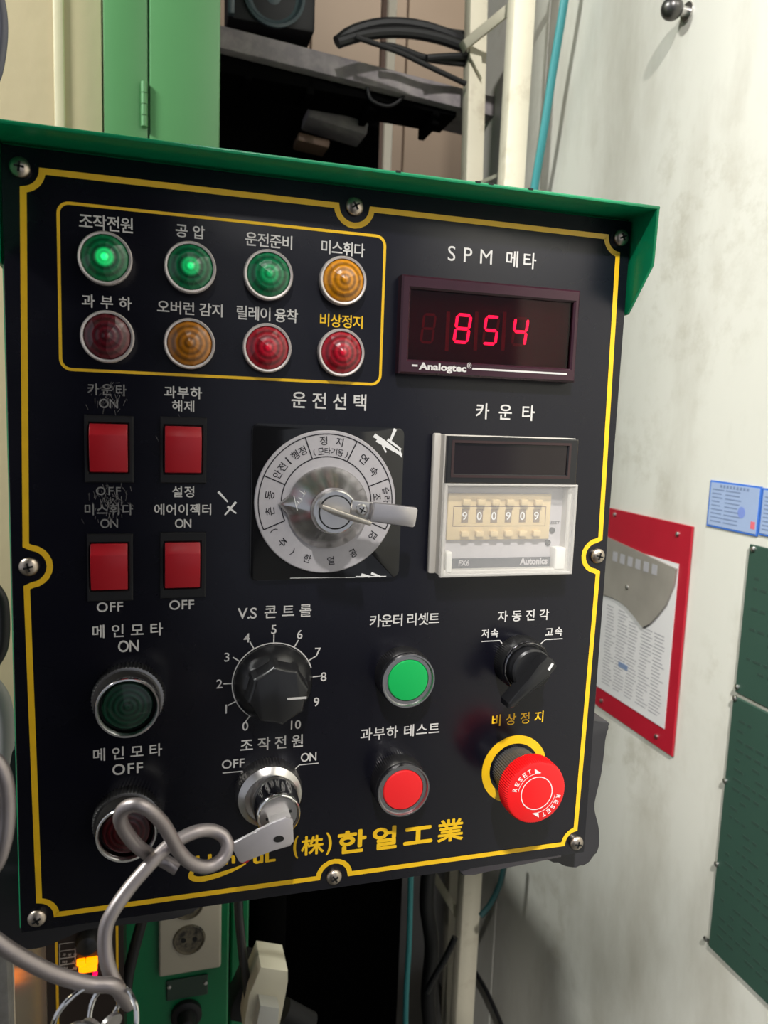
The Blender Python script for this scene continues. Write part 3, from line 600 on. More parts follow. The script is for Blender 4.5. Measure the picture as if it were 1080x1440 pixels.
# border lines
bx = SX + .0010 - .0030; YP = -0.00012
def border():
    pts = []; BX = (abs(PY(31, 520, 0).x) + abs(PY(862, 520, 0).x)) / 2; BZ = (PY(250, 255, 0).z - PY(300, 1249, 0).z) / 2
    rc = .0085; rb = .0085
    # clockwise from the top-left notch
    def arc(cx, cz, r, a0, a1, n=10): return [(cx + r * math.cos(math.radians(a0 + (a1 - a0) * k / n)), cz + r * math.sin(math.radians(a0 + (a1 - a0) * k / n))) for k in range(n + 1)]
    def corner(cx, cz, zx, zz):           # concave notch around the corner screw
        pass
    dx = SX - BX; dz = SZ - BZ
    def ang(v, r): return math.degrees(math.asin(max(-1, min(1, v / r))))
    a = ang(dx, rc)        # screw lies outside the line by dx
    # top-left
    e = 4
    ax = math.degrees(math.asin(min(.9, abs(dx) / rc))); az = math.degrees(math.asin(min(.9, abs(dz) / rc)))
    pts += arc(-SX, SZ, rc, -90 + ax, -az)
    pts += [(-SX + rc * math.cos(math.radians(az)) + .0012, BZ)]
    b = math.degrees(math.asin(min(.9, abs(dz) / rb)))
    pts += [(-rb - .0012, BZ)] + arc(0, SZ, rb, 180 + b, 360 - b) + [(rb + .0012, BZ)]
    pts += [(SX - rc - .0005, BZ)] + arc(SX, SZ, rc, 180 + az, 270 - ax)
    c = math.degrees(math.asin(min(.9, abs(dx) / rb)))
    pts += [(BX, rb + .0010)] + arc(SX, 0, rb, 90 + c, 270 - c) + [(BX, -rb - .0010)]
    pts += arc(SX, -SZ, rc, 90 + ax, 180 - az)
    pts += [(rb + .0012, -BZ)] + arc(0, -SZ, rb, b, 180 - b) + [(-rb - .0012, -BZ)]
    pts += [(-SX + rc + .0005, -BZ)] + arc(-SX, -SZ, rc, az, 90 - ax)
    pts += [(-BX, -rb - .0010)] + arc(-SX, 0, rb, -90 + c, 90 - c) + [(-BX, rb + .0010)]
    return pts
bm = NB(); ribbon(bm, border(), .0026, YP); finish('border_line', bm, M_yellow, FP, ang=0)
A = PY(79, 284); B = PY(542, 333); C = PY(534, 541); D = PY(88, 519)
xl = (A.x + D.x) / 2; xr_ = (B.x + C.x) / 2; zt_ = (A.z + B.z) / 2; zb_ = (C.z + D.z) / 2; r = .0045
pts = []
for (cx, cz, a0) in ((xl + r, zt_ - r, 180), (xr_ - r, zt_ - r, 90), (xr_ - r, zb_ + r, 0), (xl + r, zb_ + r, -90)):
    for k in range(7): a = math.radians(a0 - 90 * k / 6); pts.append((cx + r * math.cos(a), cz + r * math.sin(a)))
bm = NB(); ribbon(bm, pts, .0013, YP); finish('lamp_field_line', bm, M_yellow, FP, ang=0)
# lettering
def L(body, a, b, h, mt=M_white, bold=.012, Y=YP, parent=None, label=None, fit=False, shear=0):
    bm = NB(); pa, pb = PY(*a, Y), PY(*b, Y); zc = (pa.z + pb.z) / 2; pa.z = pb.z = zc
    hh = h * SC((a[0] + b[0]) / 2, a[1], Y)
    if bold >= .02 and mt is M_yellow: heavy(bm, body, pa, pb, hh, Y, bold)
    else: text(bm, body, pa, pb, hh, Y, bold, fit=fit, shear=shear)
    return finish('legend', bm, mt, parent or FP, ang=0, label=label)
LT = [('조작전원', (111, 311), (187, 317), 21), ('공 압', (247, 324), (288, 327), 18), ('운전준비', (345, 336), (411, 341), 19), ('미스휘다', (452, 347), (513, 352), 19),
      ('과 부 하', (115, 423), (185, 427), 18), ('오버런 감지', (221, 432), (313, 436), 18), ('릴레이 융착', (333, 439), (419, 445), 19),
      ('SPM', (630, 356), (692, 362), 20), ('메타', (712, 364), (754, 367), 22), ('카운타', (669, 578), (752, 581), 22), ('운전선택', (410, 562), (515, 566), 23),
      ('과부하', (231, 551), (284, 553), 17), ('해제', (242, 570), (273, 572), 16), ('설정', (242, 691), (273, 692), 16), ('에어이젝터', (217, 716), (297, 717), 16), ('ON', (246, 736), (269, 736), 13),
      ('OFF', (136, 854), (173, 853), 14), ('OFF', (238, 851), (273, 850), 14), ('메인모타', (130, 888), (229, 885), 19), ('ON', (166, 909), (195, 908), 17),
      ('메인모타', (131, 1060), (228, 1056), 19), ('OFF', (158, 1082), (201, 1080), 16), ('V.S', (334, 863), (361, 862), 16), ('콘트롤', (372, 860), (438, 859), 18), ('조작전원', (338, 1048), (426, 1042), 19),
      ('OFF', (312, 1075), (344, 1073), 13), ('ON', (423, 1065), (445, 1064), 13), ('카운터 리셋트', (520, 873), (618, 870), 18), ('과부하 테스트', (507, 1032), (618, 1025), 18),
      ('자동진각', (700, 866), (772, 865), 16), ('저속', (677, 891), (701, 890), 13), ('고속', (767, 889), (791, 888), 13)]
for a in LT: L(*a, bold=(0.0 if a[0] == 'SPM' else .012))
L('비상정지', (450, 450), (510, 453), 18, M_yellow); L('비상정지', (692, 1012), (764, 1009), 17, M_yellow)
L('카운타', (123, 547), (178, 549), 16, M_faded); L('ON', (139, 567), (166, 568), 13, M_faded); L('OFF', (135, 690), (170, 691), 12, M_faded)
L('미스휘다', (119, 716), (187, 717), 16, M_faded); L('ON', (141, 736), (166, 736), 13, M_faded)
for ch, q in (('5', (385, 885)), ('4', (347, 897)), ('6', (421.5, 892)), ('3', (319, 924)), ('7', (447, 917)), ('2', (308.5, 961.5)), ('8', (455, 951.5)), ('1', (318, 997)), ('9', (445, 987)), ('0', (345, 1021)), ('10', (416, 1019))):
    w_ = 4.5 if len(ch) == 1 else 8
    bm = NB(); p = PY(*q); tchar(bm, ch, p.x, p.z, 0, 13.0 * SC(*q), YP, bold=.008); finish('scale_number', bm, M_white, FP, ang=0)
# maker's line
for ch, a, b, h, bd in (('(', (413, 1192), (419, 1191), 33, .02), ('株', (424, 1190), (455, 1187), 28, .024), (')', (459, 1187), (466, 1186), 33, .02), ('한', (476, 1185), (514, 1182), 32, .042), ('얼', (525, 1180), (557, 1177), 32, .042), ('工', (569, 1176), (607, 1173), 23, .07), ('業', (616, 1169), (651, 1166), 32, .028)):
    L(ch, a, b, h, M_yellow, bd, fit=True)
L('Han', (276, 1211), (330, 1207), 17, M_yellow, .06, fit=True); L('uL', (357, 1206), (387, 1204), 16, M_yellow, .06, fit=True)
bm = NB(); p = PY(344, 1207); lathe(bm, p.x, p.z, [(.0028, -.0001), (.0001, -.00015)], 24); finish('emblem_dot', bm, M_redpl, FP, ang=0, label='red dot in the yellow emblem')
bm = NB()
sw = spline([PY(*q) for q in ((281, 1218), (270, 1226), (270, 1234), (284, 1236), (308, 1230), (330, 1222), (346, 1214))], 6)
Ls = []
for i, p in enumerate(sw):
    t = i / (len(sw) - 1); wd = .0013 * math.sin(math.pi * min(1, max(.05, t * .9 + .08))) + .0002
    d_ = (sw[min(i + 1, len(sw) - 1)] - sw[max(i - 1, 0)]).normalized(); n_ = Vector((-d_.z, 0, d_.x)) * wd
    Ls.append((bm.verts.new((p.x + n_.x, YP, p.z + n_.z)), bm.verts.new((p.x - n_.x, YP, p.z - n_.z))))
for u, v in zip(Ls, Ls[1:]): bm.faces.new((u[0], u[1], v[1], v[0]))
finish('emblem_swoosh', bm, M_yellow, FP, ang=0)
# leader lines
for pts in (((313, 1087), (341, 1086), (350, 1094)), ((448, 1073), (421, 1075), (412, 1084)), ((677, 902), (703, 901), (711, 911)), ((791, 898), (767, 899), (758, 907))):
    bm = NB(); q = [PY(*p) for p in pts]; q[1].z = q[0].z; ribbon(bm, [(p.x, p.z) for p in q], .00055, YP, closed=False); finish('leader_line', bm, M_white, FP, ang=0)
# scratch and paint marks
def strokes(name, segs, mt, y=-.0002, lab=None):
    bm = NB()
    for (a, b, w_) in segs:
        p, q = PY(*a), PY(*b); d_ = (q - p).normalized(); n_ = Vector((-d_.z, 0, d_.x)) * w_ * SC(*a) / 2
        y_ = y - random.uniform(0, .00006)
        f = [bm.verts.new((v.x, y_, v.z)) for v in (p + n_ * .6, p - n_ * .8, q - n_ * .3, q + n_ * .5)]; bm.faces.new(f)
    finish(name, bm, mt, FP, ang=0, label=lab)
strokes('paint_mark', [((307, 691), (320, 706), 5), ((332, 706), (316, 724), 5), ((320, 712), (332, 722), 5)], M_paintmark, lab='white cross-shaped paint mark')
def scuff(cx, cy, n, sx, sy, ang):
    segs = []
    for k in range(n):
        x = random.gauss(cx, sx); y = random.gauss(cy, sy); l = random.uniform(3, 11); a = math.radians(random.gauss(ang, 25))
        segs.append(((x, y), (x + l * math.cos(a), y + l * math.sin(a)), random.uniform(.4, 1.2)))
    strokes('scuff', segs, M_scuff, lab='scratched patch worn through the lettering')
scuff(155, 562, 40, 13, 9, 100); scuff(155, 700, 110, 14, 13, 80); scuff(150, 545, 20, 12, 6, 120); scuff(243, 605, 4, 20, 15, 80)

# ---- pilot lamps
LG1 = lens_mat('lens_green_lit', (0.0, .11, .04), glow=(0.02, 1.0, .22), gs=1.8, gr=.24)
LG2 = lens_mat('lens_green_lit2', (0.0, .12, .045), glow=(0.02, 1.0, .25), gs=1.1, gr=.24)
LG3 = lens_mat('lens_green_dim', (0.0, .14, .05), glow=(0.02, .9, .25), gs=.35, gr=.35)
LR0 = lens_mat('lens_dark_red', (.10, .003, .010)); LR = lens_mat('lens_red', (.30, .002, .012), glow=(1, .01, .05), gs=.4, gr=.25); LA = lens_mat('lens_amber', (.40, .14, .004)); LA2 = lens_mat('lens_bright_amber', (.60, .23, .004))
for (px, py, lm, lab) in ((147.7, 363.3, LG1, 'brightly lit green pilot lamp, first in the top row'), (267.7, 376, LG2, 'lit green pilot lamp, second in the top row'), (377.6, 386.5, LG3, 'dim green pilot lamp, third in the top row'),
                     (482.6, 394.8, LA2, 'amber pilot lamp at the right end of the top row'), (151, 473.5, LR0, 'dark red pilot lamp, first in the bottom row'), (266.7, 483.3, LA, 'amber pilot lamp in the bottom row'),
                     (375.8, 489.4, LR, 'red pilot lamp, third in the bottom row'), (480, 496, LR, 'red pilot lamp at the right end of the bottom row')):
    p = PY(px, py, -.0035); R0 = .0112
    bm = NB(); lathe(bm, p.x, p.z, [(R0 * .98, 0), (R0, -.003), (R0 * .99, -.0042), (R0 * .95, -.0047), (R0 * .88, -.0045), (R0 * .865, -.0020)], 48); o = finish('pilot_lamp', bm, mat('lamp_bezel', (.66, .60, .57), .45, .6) if 'lamp_bezel' not in bpy.data.materials else bpy.data.materials['lamp_bezel'], CP, label=lab)
    bm = NB(); n = 12; r = R0 * .885
    c = bm.verts.new((p.x, -.0086, p.z)); ra = []; rb = []
    ph = random.uniform(0, .5)
    for i in range(n):
        a = 2 * math.pi * (i + ph) / n; ra.append(bm.verts.new((p.x + r * .62 * math.cos(a + .26), -.0066, p.z + r * .62 * math.sin(a + .26)))); rb.append(bm.verts.new((p.x + r * math.cos(a), -.0040, p.z + r * math.sin(a))))
    for i in range(n):
        j = (i + 1) % n; bm.faces.new((c, ra[i], ra[j])); bm.faces.new((ra[i], rb[i], rb[j])); bm.faces.new((ra[i], rb[j], ra[j]))
    bm.faces.new(rb)
    finish('lens', bm, lm, o, ang=8)

# ---- SPM digital meter
YM = -.0065
A, B, C, D = PY(567, 387, YM), PY(817, 407, YM), PY(809, 535, YM), PY(560, 528, YM)
mx0 = (A.x + D.x) / 2; mx1 = (B.x + C.x) / 2; mz1 = (A.z + B.z) / 2; mz0 = (C.z + D.z) / 2
ix0 = PY(576, 460, YM).x; ix1 = PY(806, 460, YM).x; iz1 = PY(690, 415, YM).z; iz0 = PY(690, 512, YM).z
def framebox(bm, ox0, ox1, oz0, oz1, hx0, hx1, hz0, hz1, y0, y1, bev=.0008):
    """box with a rectangular well open to the front (y0 front, y1 back)"""
    def ring(x0, x1, z0, z1, y): return [bm.verts.new((x, y, z)) for x, z in ((x0, z0), (x1, z0), (x1, z1), (x0, z1))]
    a = ring(ox0, ox1, oz0, oz1, y1); b = ring(ox0, ox1, oz0, oz1, y0 + bev); c = ring(ox0 + bev, ox1 - bev, oz0 + bev, oz1 - bev, y0)
    d = ring(hx0 - bev, hx1 + bev, hz0 - bev, hz1 + bev, y0); e = ring(hx0, hx1, hz0, hz1, y0 + bev); f = ring(hx0, hx1, hz0, hz1, y1)
    for p, q in ((a, b), (b, c), (c, d), (d, e), (e, f), (f, a)):
        for i in range(4): bm.faces.new((p[i], p[(i + 1) % 4], q[(i + 1) % 4], q[i]))
bm = NB(); framebox(bm, mx0, mx1, mz0, mz1, ix0, ix1, iz0, iz1, YM, 0.0, .0009); MT = finish('digital_meter', bm, M_meter, CP, label='maroon digital meter reading 854 in red', recalc=True)
bm = NB(); box(bm, ix0, ix1, -.0008, 0, iz0, iz1); finish('display_back', bm, mat('display_dark', (.020, .004, .009), .5), MT, ang=0)
bm = NB(); box(bm, ix0, ix1, YM + .0022, YM + .0032, iz0, iz1); finish('filter_window', bm, M_maroonglass, MT, ang=0)
def seg7(ch, cx, cz, w_, h, y, on, off, sl=.10):
    T = {'8': 'abcdefg', '5': 'afgcd', '4': 'fgbc', '1': 'bc'}[ch]; t = w_ * .17; g = t * .18
    for name in 'abcdefg':
        b_ = on if name in T else off
        hw, hh = w_ / 2, h / 2
        if name in 'agd':
            z = {'a': hh - t / 2, 'g': 0, 'd': -hh + t / 2}[name]
            P = [(-hw + t / 2 + g, z), (-hw + t + g, z + t / 2), (hw - t - g, z + t / 2), (hw - t / 2 - g, z), (hw - t - g, z - t / 2), (-hw + t + g, z - t / 2)]
        else:
            x = hw - t / 2 if name in 'bc' else -hw + t / 2
            za, zb = (hh - t / 2 - g, g) if name in 'bf' else (-g, -hh + t / 2 + g)
            P = [(x, za), (x + t / 2, za - t / 2), (x + t / 2, zb + t / 2), (x, zb), (x - t / 2, zb + t / 2), (x - t / 2, za - t / 2)]
        b_.faces.new([b_.verts.new((cx + x + z * sl, y, cz + z)) for x, z in P])
YD = YM + .0034; YD = -.0012
off = NB(); digs = []
for ch, a, b in (('8', (637, 440), (663, 484)), ('5', (678, 443), (702, 486)), ('4', (719, 447), (743, 486))):
    on = NB(); p, q = PY(*a, YD), PY(*b, YD); cx, cz = (p.x + q.x) / 2, (p.z + q.z) / 2
    seg7(ch, cx, cz, (q.x - p.x) * .80, 41 * SC(690, 460, YD), YD, on, off); finish('lit_digit', on, M_segon, MT, ang=0, label='lit red digit ' + ch)
on = NB(); p = PY(602, 462, YD); seg7('1', p.x, p.z, .0070, 41 * SC(690, 460, YD), YD, off, off); on.free()
for px in (629, 669, 708): p = PY(px, 466, YD); box(off, p.x - .0009, p.x + .0009, YD - .0002, YD, p.z - .0095, p.z + .0095)
finish('unlit_segments', off, M_segoff, MT, ang=0)
L('Analogtec', (589, 516), (656, 520), 13, M_white, .035, YM - .0001, MT, fit=True); L('®', (657, 514), (663, 514), 8, M_white, .0, YM - .0001, MT, fit=True)
for a, b, w_ in (((579, 516), (587, 516.5), .0009), ((664, 520), (797, 526), .0009)):
    bm = NB(); p, q = PY(*a, YM), PY(*b, YM); z = (p.z + q.z) / 2 ; z = mz0 + (PY(690, 520, YM).z - mz0); box(bm, p.x, q.x, YM - .0002, YM, z - w_ / 2, z + w_ / 2)
    finish('maker_line', bm, M_white, MT, ang=0)

# ---- preset counter
YK = -.0095
A, B = PY(622, 614, YK), PY(807, 615, YK); kx0, kx1 = (A.x + PY(621, 805, YK).x) / 2, (B.x + PY(801, 805, YK).x) / 2; kz1 = PY(715, 614, YK).z; kz0 = PY(715, 806, YK).z; kzm = PY(715, 680, YK).z
bm = NB(); framebox(bm, kx0, kx1, kz0, kz1, kx0 + .0022, kx1 - .0022, kz0 + .002, kzm - .001, YK, 0, .0006); KT = finish('preset_counter', bm, M_ivory, CP, label='pre-set counter with clear cover over yellowed thumbwheels')
bm = NB(); framebox(bm, kx0 + .0006, kx1 + .0004, kzm, kz1 - .0004, PY(637, 650, YK).x, PY(795, 650, YK).x, PY(715, 667, YK).z, PY(715, 625, YK).z, YK - .0022, YK + .002, .0006); finish('window_frame', bm, M_blackpl, KT)
bm = NB(); box(bm, kx0 + .002, kx1 - .002, YK - .0012, YK + .001, kzm + .0015, kz1 - .002); finish('display_window', bm, M_smoke, KT, ang=0)
bm = NB(); q0, q1 = PY(634, 650, YK).x, PY(797.5, 650, YK).x; r0, r1 = PY(715, 670, YK).z, PY(715, 622.5, YK).z
ribbon(bm, [(q0, r0), (q1, r0), (q1, r1), (q0, r1)], .0013, YK - .0024); finish('window_rim', bm, M_brown, KT, ang=0)
YI = -.0035
bm = NB(); box(bm, kx0 + .0022, kx1 - .0022, YI, 0, kz0 + .002, kzm - .001); finish('inner_face', bm, M_greyface, KT, ang=0)
tA, tB = PY(631, 694, YI - .002), PY(772, 759, YI - .002)
tx0, tx1 = tA.x, tB.x; tz1 = PY(700, 694, YI - .002).z; tz0 = PY(700, 759, YI - .002).z
bm = NB(); box(bm, tx0, tx1, YI - .002, YI, tz0, tz1, .0006, 2)
TH = finish('thumbwheel_block', bm, M_thumb, KT, label='yellowed six-digit thumbwheel block')
pitch = (tx1 - tx0) / 7.0; h_ = tz1 - tz0
bm = NB(); ribbon(bm, [(tx0 + .003, tz0 + h_ * .30), (tx1 - .003, tz0 + h_ * .30), (tx1 - .003, tz1 - h_ * .28), (tx0 + .003, tz1 - h_ * .28)], .0003, YI - .0021)
finish('wheel_outline', bm, M_rail, KT, ang=0)
for k, ch in enumerate('900909'):
    cx = tx0 + pitch * (1.12 + k * .975)
    bm = NB(); box(bm, cx - .0021, cx + .0021, YI - .0045, YI - .001, tz1 - h_ * .25, tz1 - h_ * .12, .0004, 2); box(bm, cx - .0021, cx + .0021, YI - .0045, YI - .001, tz0 + h_ * .08, tz0 + h_ * .20, .0004, 2); finish('wheel_tab', bm, M_thumb, KT)
    bm = NB(); box(bm, cx - .0018, cx + .0018, YI - .0023, YI - .0019, tz0 + h_ * .38, tz1 - h_ * .34); finish('wheel_window', bm, mat('wheel_dark', (.20, .14, .08), .5) if 'wheel_dark' not in bpy.data.materials else bpy.data.materials['wheel_dark'], KT, ang=0)
    bm = NB(); tchar(bm, ch, cx - .0002, (tz0 + tz1) / 2 + h_ * .02, 0, .0042, YI - .0025, bold=.01); finish('wheel_digit', bm, M_paintmark, KT, ang=0)
sA, sB = PY(636, 784, YI - .001), PY(779, 800, YI - .001)
bm = NB(); box(bm, sA.x, sB.x, YI - .0012, YI, PY(700, 801, YI).z, PY(700, 784, YI).z); finish('maker_strip', bm, mat('strip_grey', (.05, .05, .055), .5), KT, ang=0)
L('FX6', (645, 792), (660, 791.5), 8, M_greyface, .02, YI - .0014, KT, fit=True); L('Autonics', (731, 790), (770, 788), 10, M_greyface, .04, YI - .0014, KT, fit=True)
L('RESET', (771, 735), (787, 735), 4, M_smoke, .01, YI - .0002, KT, fit=True)
for q in ((776, 745.5), (770, 763)):
    p = PY(*q, YI); bm = NB(); lathe(bm, p.x, p.z, [(.0016, YI), (.0016, YI - .0006), (.0009, YI - .0008)], 20); finish('reset_button', bm, M_smoke, KT)
for (u0, u1, v0, v1) in ((628, 635, 776, 806), (781, 794, 770, 801)):
    p, q = PY(u0, v0, YK), PY(u1, v1, YK); bm = NB(); box(bm, p.x, q.x, YK - .0005, YI, q.z, p.z, .001, 3); finish('cover_clip', bm, mat('clip_white', (.72, .70, .64), .4), KT)
# clear cover: thin shell, rim bars
bm = NB(); yc = -.0128
framebox(bm, kx0 - .0001, kx1 + .0012, kz0 - .0008, kzm, kx0 + .0016, kx1 - .0006, kz0 + .0009, kzm - .0014, yc, YK - .0002, .0004); finish('cover_rim', bm, mat('clear_rim', (.80, .77, .72), .10, alpha=.42), KT)
bm = NB(); box(bm, kx0 + .0016, kx1 - .0006, yc + .0004, yc + .0012, kz0 + .0009, kzm - .0014); finish('clear_cover', bm, M_clear, KT, ang=0)
bm = NB(); box(bm, kx0 - .0035, kx0 + .0006, -.004, 0, kz0 - .0005, kz1 + .0005, .001, 2); finish('side_flange', bm, M_ivory, KT)

# ---- rocker switches
for (f0, f1, r0, r1, lab) in (((118, 583), (188, 679), (125, 595.5), (179.5, 665), 'upper left red rocker switch below scratched lettering'), ((225, 585.5), (290, 680), (232, 599), (283, 666), 'upper right red rocker switch'),
                         ((122, 751), (187, 844), (127, 765.6), (179.5, 830), 'lower left red rocker switch'), ((225, 749), (289, 840), (232, 764), (281, 827), 'lower right red rocker switch')):
    a, b = PY(*f0, -.001), PY(*f1, -.001); c, d = PY(*r0, -.003), PY(*r1, -.003)
    bm = NB(); framebox(bm, a.x, b.x, b.z, a.z, c.x - .0004, d.x + .0004, d.z - .0004, c.z + .0004, -.0016, .002, .0005); o = finish('rocker_switch', bm, M_blackmt, CP, label=lab)
    hh = c.z - d.z; prof = [(0.0, c.z), (-.0018, c.z), (-.0030, c.z - hh * .08), (-.0046, c.z - hh * .20), (-.0048, c.z - hh * .24), (-.0040, c.z - hh * .6), (-.0024, d.z + .0004), (-.0016, d.z), (0, d.z)]
    bm = NB(); prism(bm, [Vector((c.x, y, z)) for y, z in prof], (d.x - c.x, 0, 0), .00035); finish('rocker', bm, M_redpl, o, ang=28)

# ---- cam selector with silver dial
A = PY(351, 598, -.0015); B = PY(566, 600, -.0015); C = PY(354, 812, -.0015); x0, x1 = A.x, (B.x + PY(563, 812, -.0015).x) / 2; z1 = (PY(455, 598, -.0015).z); z0 = PY(455, 814, -.0015).z; x0 = (A.x + C.x) / 2
r = .0035; pts = []
for (cx, cz, a0) in ((x0 + r, z1 - r, 180), (x1 - r, z1 - r, 90), (x1 - r, z0 + r, 0), (x0 + r, z0 + r, -90)):
    for k in range(6): a = math.radians(a0 - 90 * k / 5); pts.append(Vector((cx + r * math.cos(a), -.0022, cz + r * math.sin(a))))
bm = NB(); prism(bm, pts, (0, .0022, 0), .0004); CS = finish('cam_selector', bm, mat('gloss_black', (.008, .008, .009), .12), CP, label='cam selector switch with round silver dial')
YDL = -.0034
dc = PY(459.5, 706.5, YDL); RD = .0346
bm = NB(); lathe(bm, dc.x, dc.z, [(RD, -.002), (RD, YDL + .0004), (RD - .0004, YDL), (.001, YDL)], 96); finish('dial_plate', bm, M_silver, CS, label='silver dial plate')
bm = NB(); yp = YDL - .00012
def pol(r, a): a = math.radians(a); return (dc.x + r * math.cos(a), dc.z + r * math.sin(a))
ribbon(bm, [pol(.0328, 203.6 - k * (227.6) / 60) for k in range(61)], .00055, yp, closed=False); ribbon(bm, [pol(.0220, 203.6 - k * (227.6) / 60) for k in range(61)], .00055, yp, closed=False)
for a in (110, 64.6, 21, 157.6, 203.6, -24): ribbon(bm, [pol(.0220, a), pol(.0328, a)], .00055, yp - .00002, closed=False)
finish('sector_lines', bm, M_black_print, CS, ang=0)
def arcs(s_, r, a_mid, step, h, top=True, wd=None, bold=.01):
    bm = NB(); n = len(s_)
    for i, ch in enumerate(s_):
        if ch == ' ': continue
        a = a_mid + (step * ((n - 1) / 2 - i) if top else -step * ((n - 1) / 2 - i)); x, z = pol(r, a)
        tchar(bm, ch, x, z, math.radians(a - 90 if top else a + 90), h, yp, wd=(wd if ch not in '()1' else None), bold=bold)
    finish('dial_lettering', bm, M_black_print, CS, ang=0)
arcs('정 지', .0296, 87, 7.6, .0042, wd=.0036); 
arcs('(모타기동)', .0247, 87, 7.4, .0033, wd=.0030); arcs('안전1행정', .0274, 134, 8.6, .0042, wd=.0036); arcs('연속', .0276, 42, 16.5, .0044, wd=.0040)
arcs('촌동', .0276, 181, 16.0, .0044, wd=.0040); arcs('슬라이드', .0300, -1, 8.2, .0036, wd=.0033); arcs('조정', .0252, 0, 13, .0036, wd=.0034)
for ch, a in (('(', 208), ('주', 222.6), (')', 236), ('한', 252), ('얼', 275.6), ('공', 299), ('업', 325)):
    bm = NB(); x, z = pol(.0287, a); tchar(bm, ch, x, z, math.radians(a + 90), .0040, yp, wd=None if ch in '()' else .0036, bold=.01); finish('dial_lettering', bm, M_black_print, CS, ang=0)
# conical metal knob with pointer nose
YF = -.021
bm = NB(); n = 96; kc = dc + Vector((.0004, 0, -.0024)); rings = []
prof = [(.0196, YDL - .0002), (.0198, YDL - .0016), (.0190, YDL - .0028), (.0145, YDL - .0080), (.0110, YDL - .0125), (.0104, YDL - .0135), (.0102, YF), (.0096, YF - .0005)]
for k, (r, y) in enumerate(prof):
    row = []
    for i in range(n):
        a = 2 * math.pi * i / n; da = abs((math.degrees(a) - 176 + 180) % 360 - 180)
        ex = .0042 * max(0, 1 - da / 15) ** 1.3 if k < 3 else (.0015 * max(0, 1 - da / 13) if k == 3 else 0)
        row.append(bm.verts.new((kc.x + (r + ex) * math.cos(a), y, kc.z + (r + ex) * math.sin(a))))
    rings.append(row)
for p, q in zip(rings, rings[1:]):
    for i in range(n): bm.faces.new((p[i], p[(i + 1) % n], q[(i + 1) % n], q[i]))
bm.faces.new(rings[-1]); KN = finish('pointer_knob', bm, mat('turned_aluminium', (.62, .61, .60), .24, 1.0, var=.08, vscale=200), CS, label='turned aluminium pointer knob')
bm = NB(); lathe(bm, kc.x, kc.z, [(.0080, YF - .0005), (.0080, YF - .0008), (.0074, YF - .0008)], 48, cap=False); finish('groove', bm, M_slot, CS, ang=0)
bm = NB(); lathe(bm, kc.x, kc.z, [(.0073, YF - .0003), (.0073, YF - .0009), (.0002, YF - .0009)], 48); finish('lock_core', bm, M_steel, CS)
bm = NB(); box(bm, kc.x - .0042, kc.x + .0042, YF - .0011, YF, kc.z - .0004, kc.z + .0004, rot=Matrix.Rotation(math.radians(16), 3, 'Y')); finish('keyway', bm, M_slot, CS, ang=0)
strokes('paint_mark', [((538, 605), (546, 603), 3)], M_paintmark)
# lever handle: screw tab and plate
lp = PY(508, 717, YF - .001); lq = PY(583, 727, YF - .001); u = (lq - lp).normalized(); n_ = Vector((-u.z, 0, u.x))
def lvpt(a, b, y): return Vector((lp.x, y, lp.z)) + u * a + n_ * b
ll = (lq - lp).length
bm = NB(); prism(bm, [lvpt(-.0052, -.0030, YF - .0015), lvpt(.006, -.0042, YF - .0015), lvpt(.006, .0042, YF - .0015), lvpt(-.0052, .0040, YF - .0015)], (0, .002, 0), .0004); finish('lever_tab', bm, M_steel, CS)
bm = NB(); prism(bm, [lvpt(.0045, -.0046, YF - .0042), lvpt(ll - .001, -.0048, YF - .0042), lvpt(ll, -.0038, YF - .0042), lvpt(ll, .0038, YF - .0042), lvpt(ll - .001, .0048, YF - .0042), lvpt(.0045, .0046, YF - .0042)], (0, .0036, 0), .0007); finish('lever_plate', bm, mat('satin_handle', (.56, .53, .53), .3, .9, var=.1, vscale=80), CS, label='satin metal lever plate')
ls = PY(508.5, 717, YF - .002)
bm = NB(); lathe(bm, ls.x, ls.z, [(.0028, YF - .001), (.0028, YF - .0026), (.0020, YF - .0034), (.0004, YF - .0036)], 24); finish('screw', bm, M_steel, CS)
bm = NB()
for a in (30, 120): box(bm, ls.x - .0016, ls.x + .0016, YF - .0038, YF - .0030, ls.z - .0003, ls.z + .0003, rot=Matrix.Rotation(math.radians(a), 3, 'Y'))
finish('cross_slot', bm, M_slot, CS, ang=0)
# white paint marks on the selector base plate
def strokesY(segs, y, parent, mt):
    bm = NB()
    for (a, b, w_) in segs:
        p, q = PY(*a, y), PY(*b, y); d_ = (q - p).normalized(); nn = Vector((-d_.z, 0, d_.x)) * w_ * SC(*a) / 2; y_ = y - random.uniform(.00005, .0001)
        bm.faces.new([bm.verts.new((v.x, y_, v.z)) for v in (p + nn, p - nn, q - nn * .7, q + nn * .6)])
    finish('paint_mark', bm, mt, parent, ang=0)
strokesY([((556, 603), (549, 620), 5), ((526, 612), (545, 624), 6), ((530, 618), (556, 634), 7), ((540, 622), (565, 640), 6), ((545, 618), (564, 632), 4), ((538, 626), (543, 636), 3), ((562, 632), (565, 643), 2.5)], -.0023, CS, M_paintmark)
strokesY([((500, 811), (543, 810.5), 2), ((508, 808), (520, 811), 4), ((522, 806), (535, 811), 3.5), ((408, 813), (500, 812), .8)], -.0023, CS, M_paintmark)
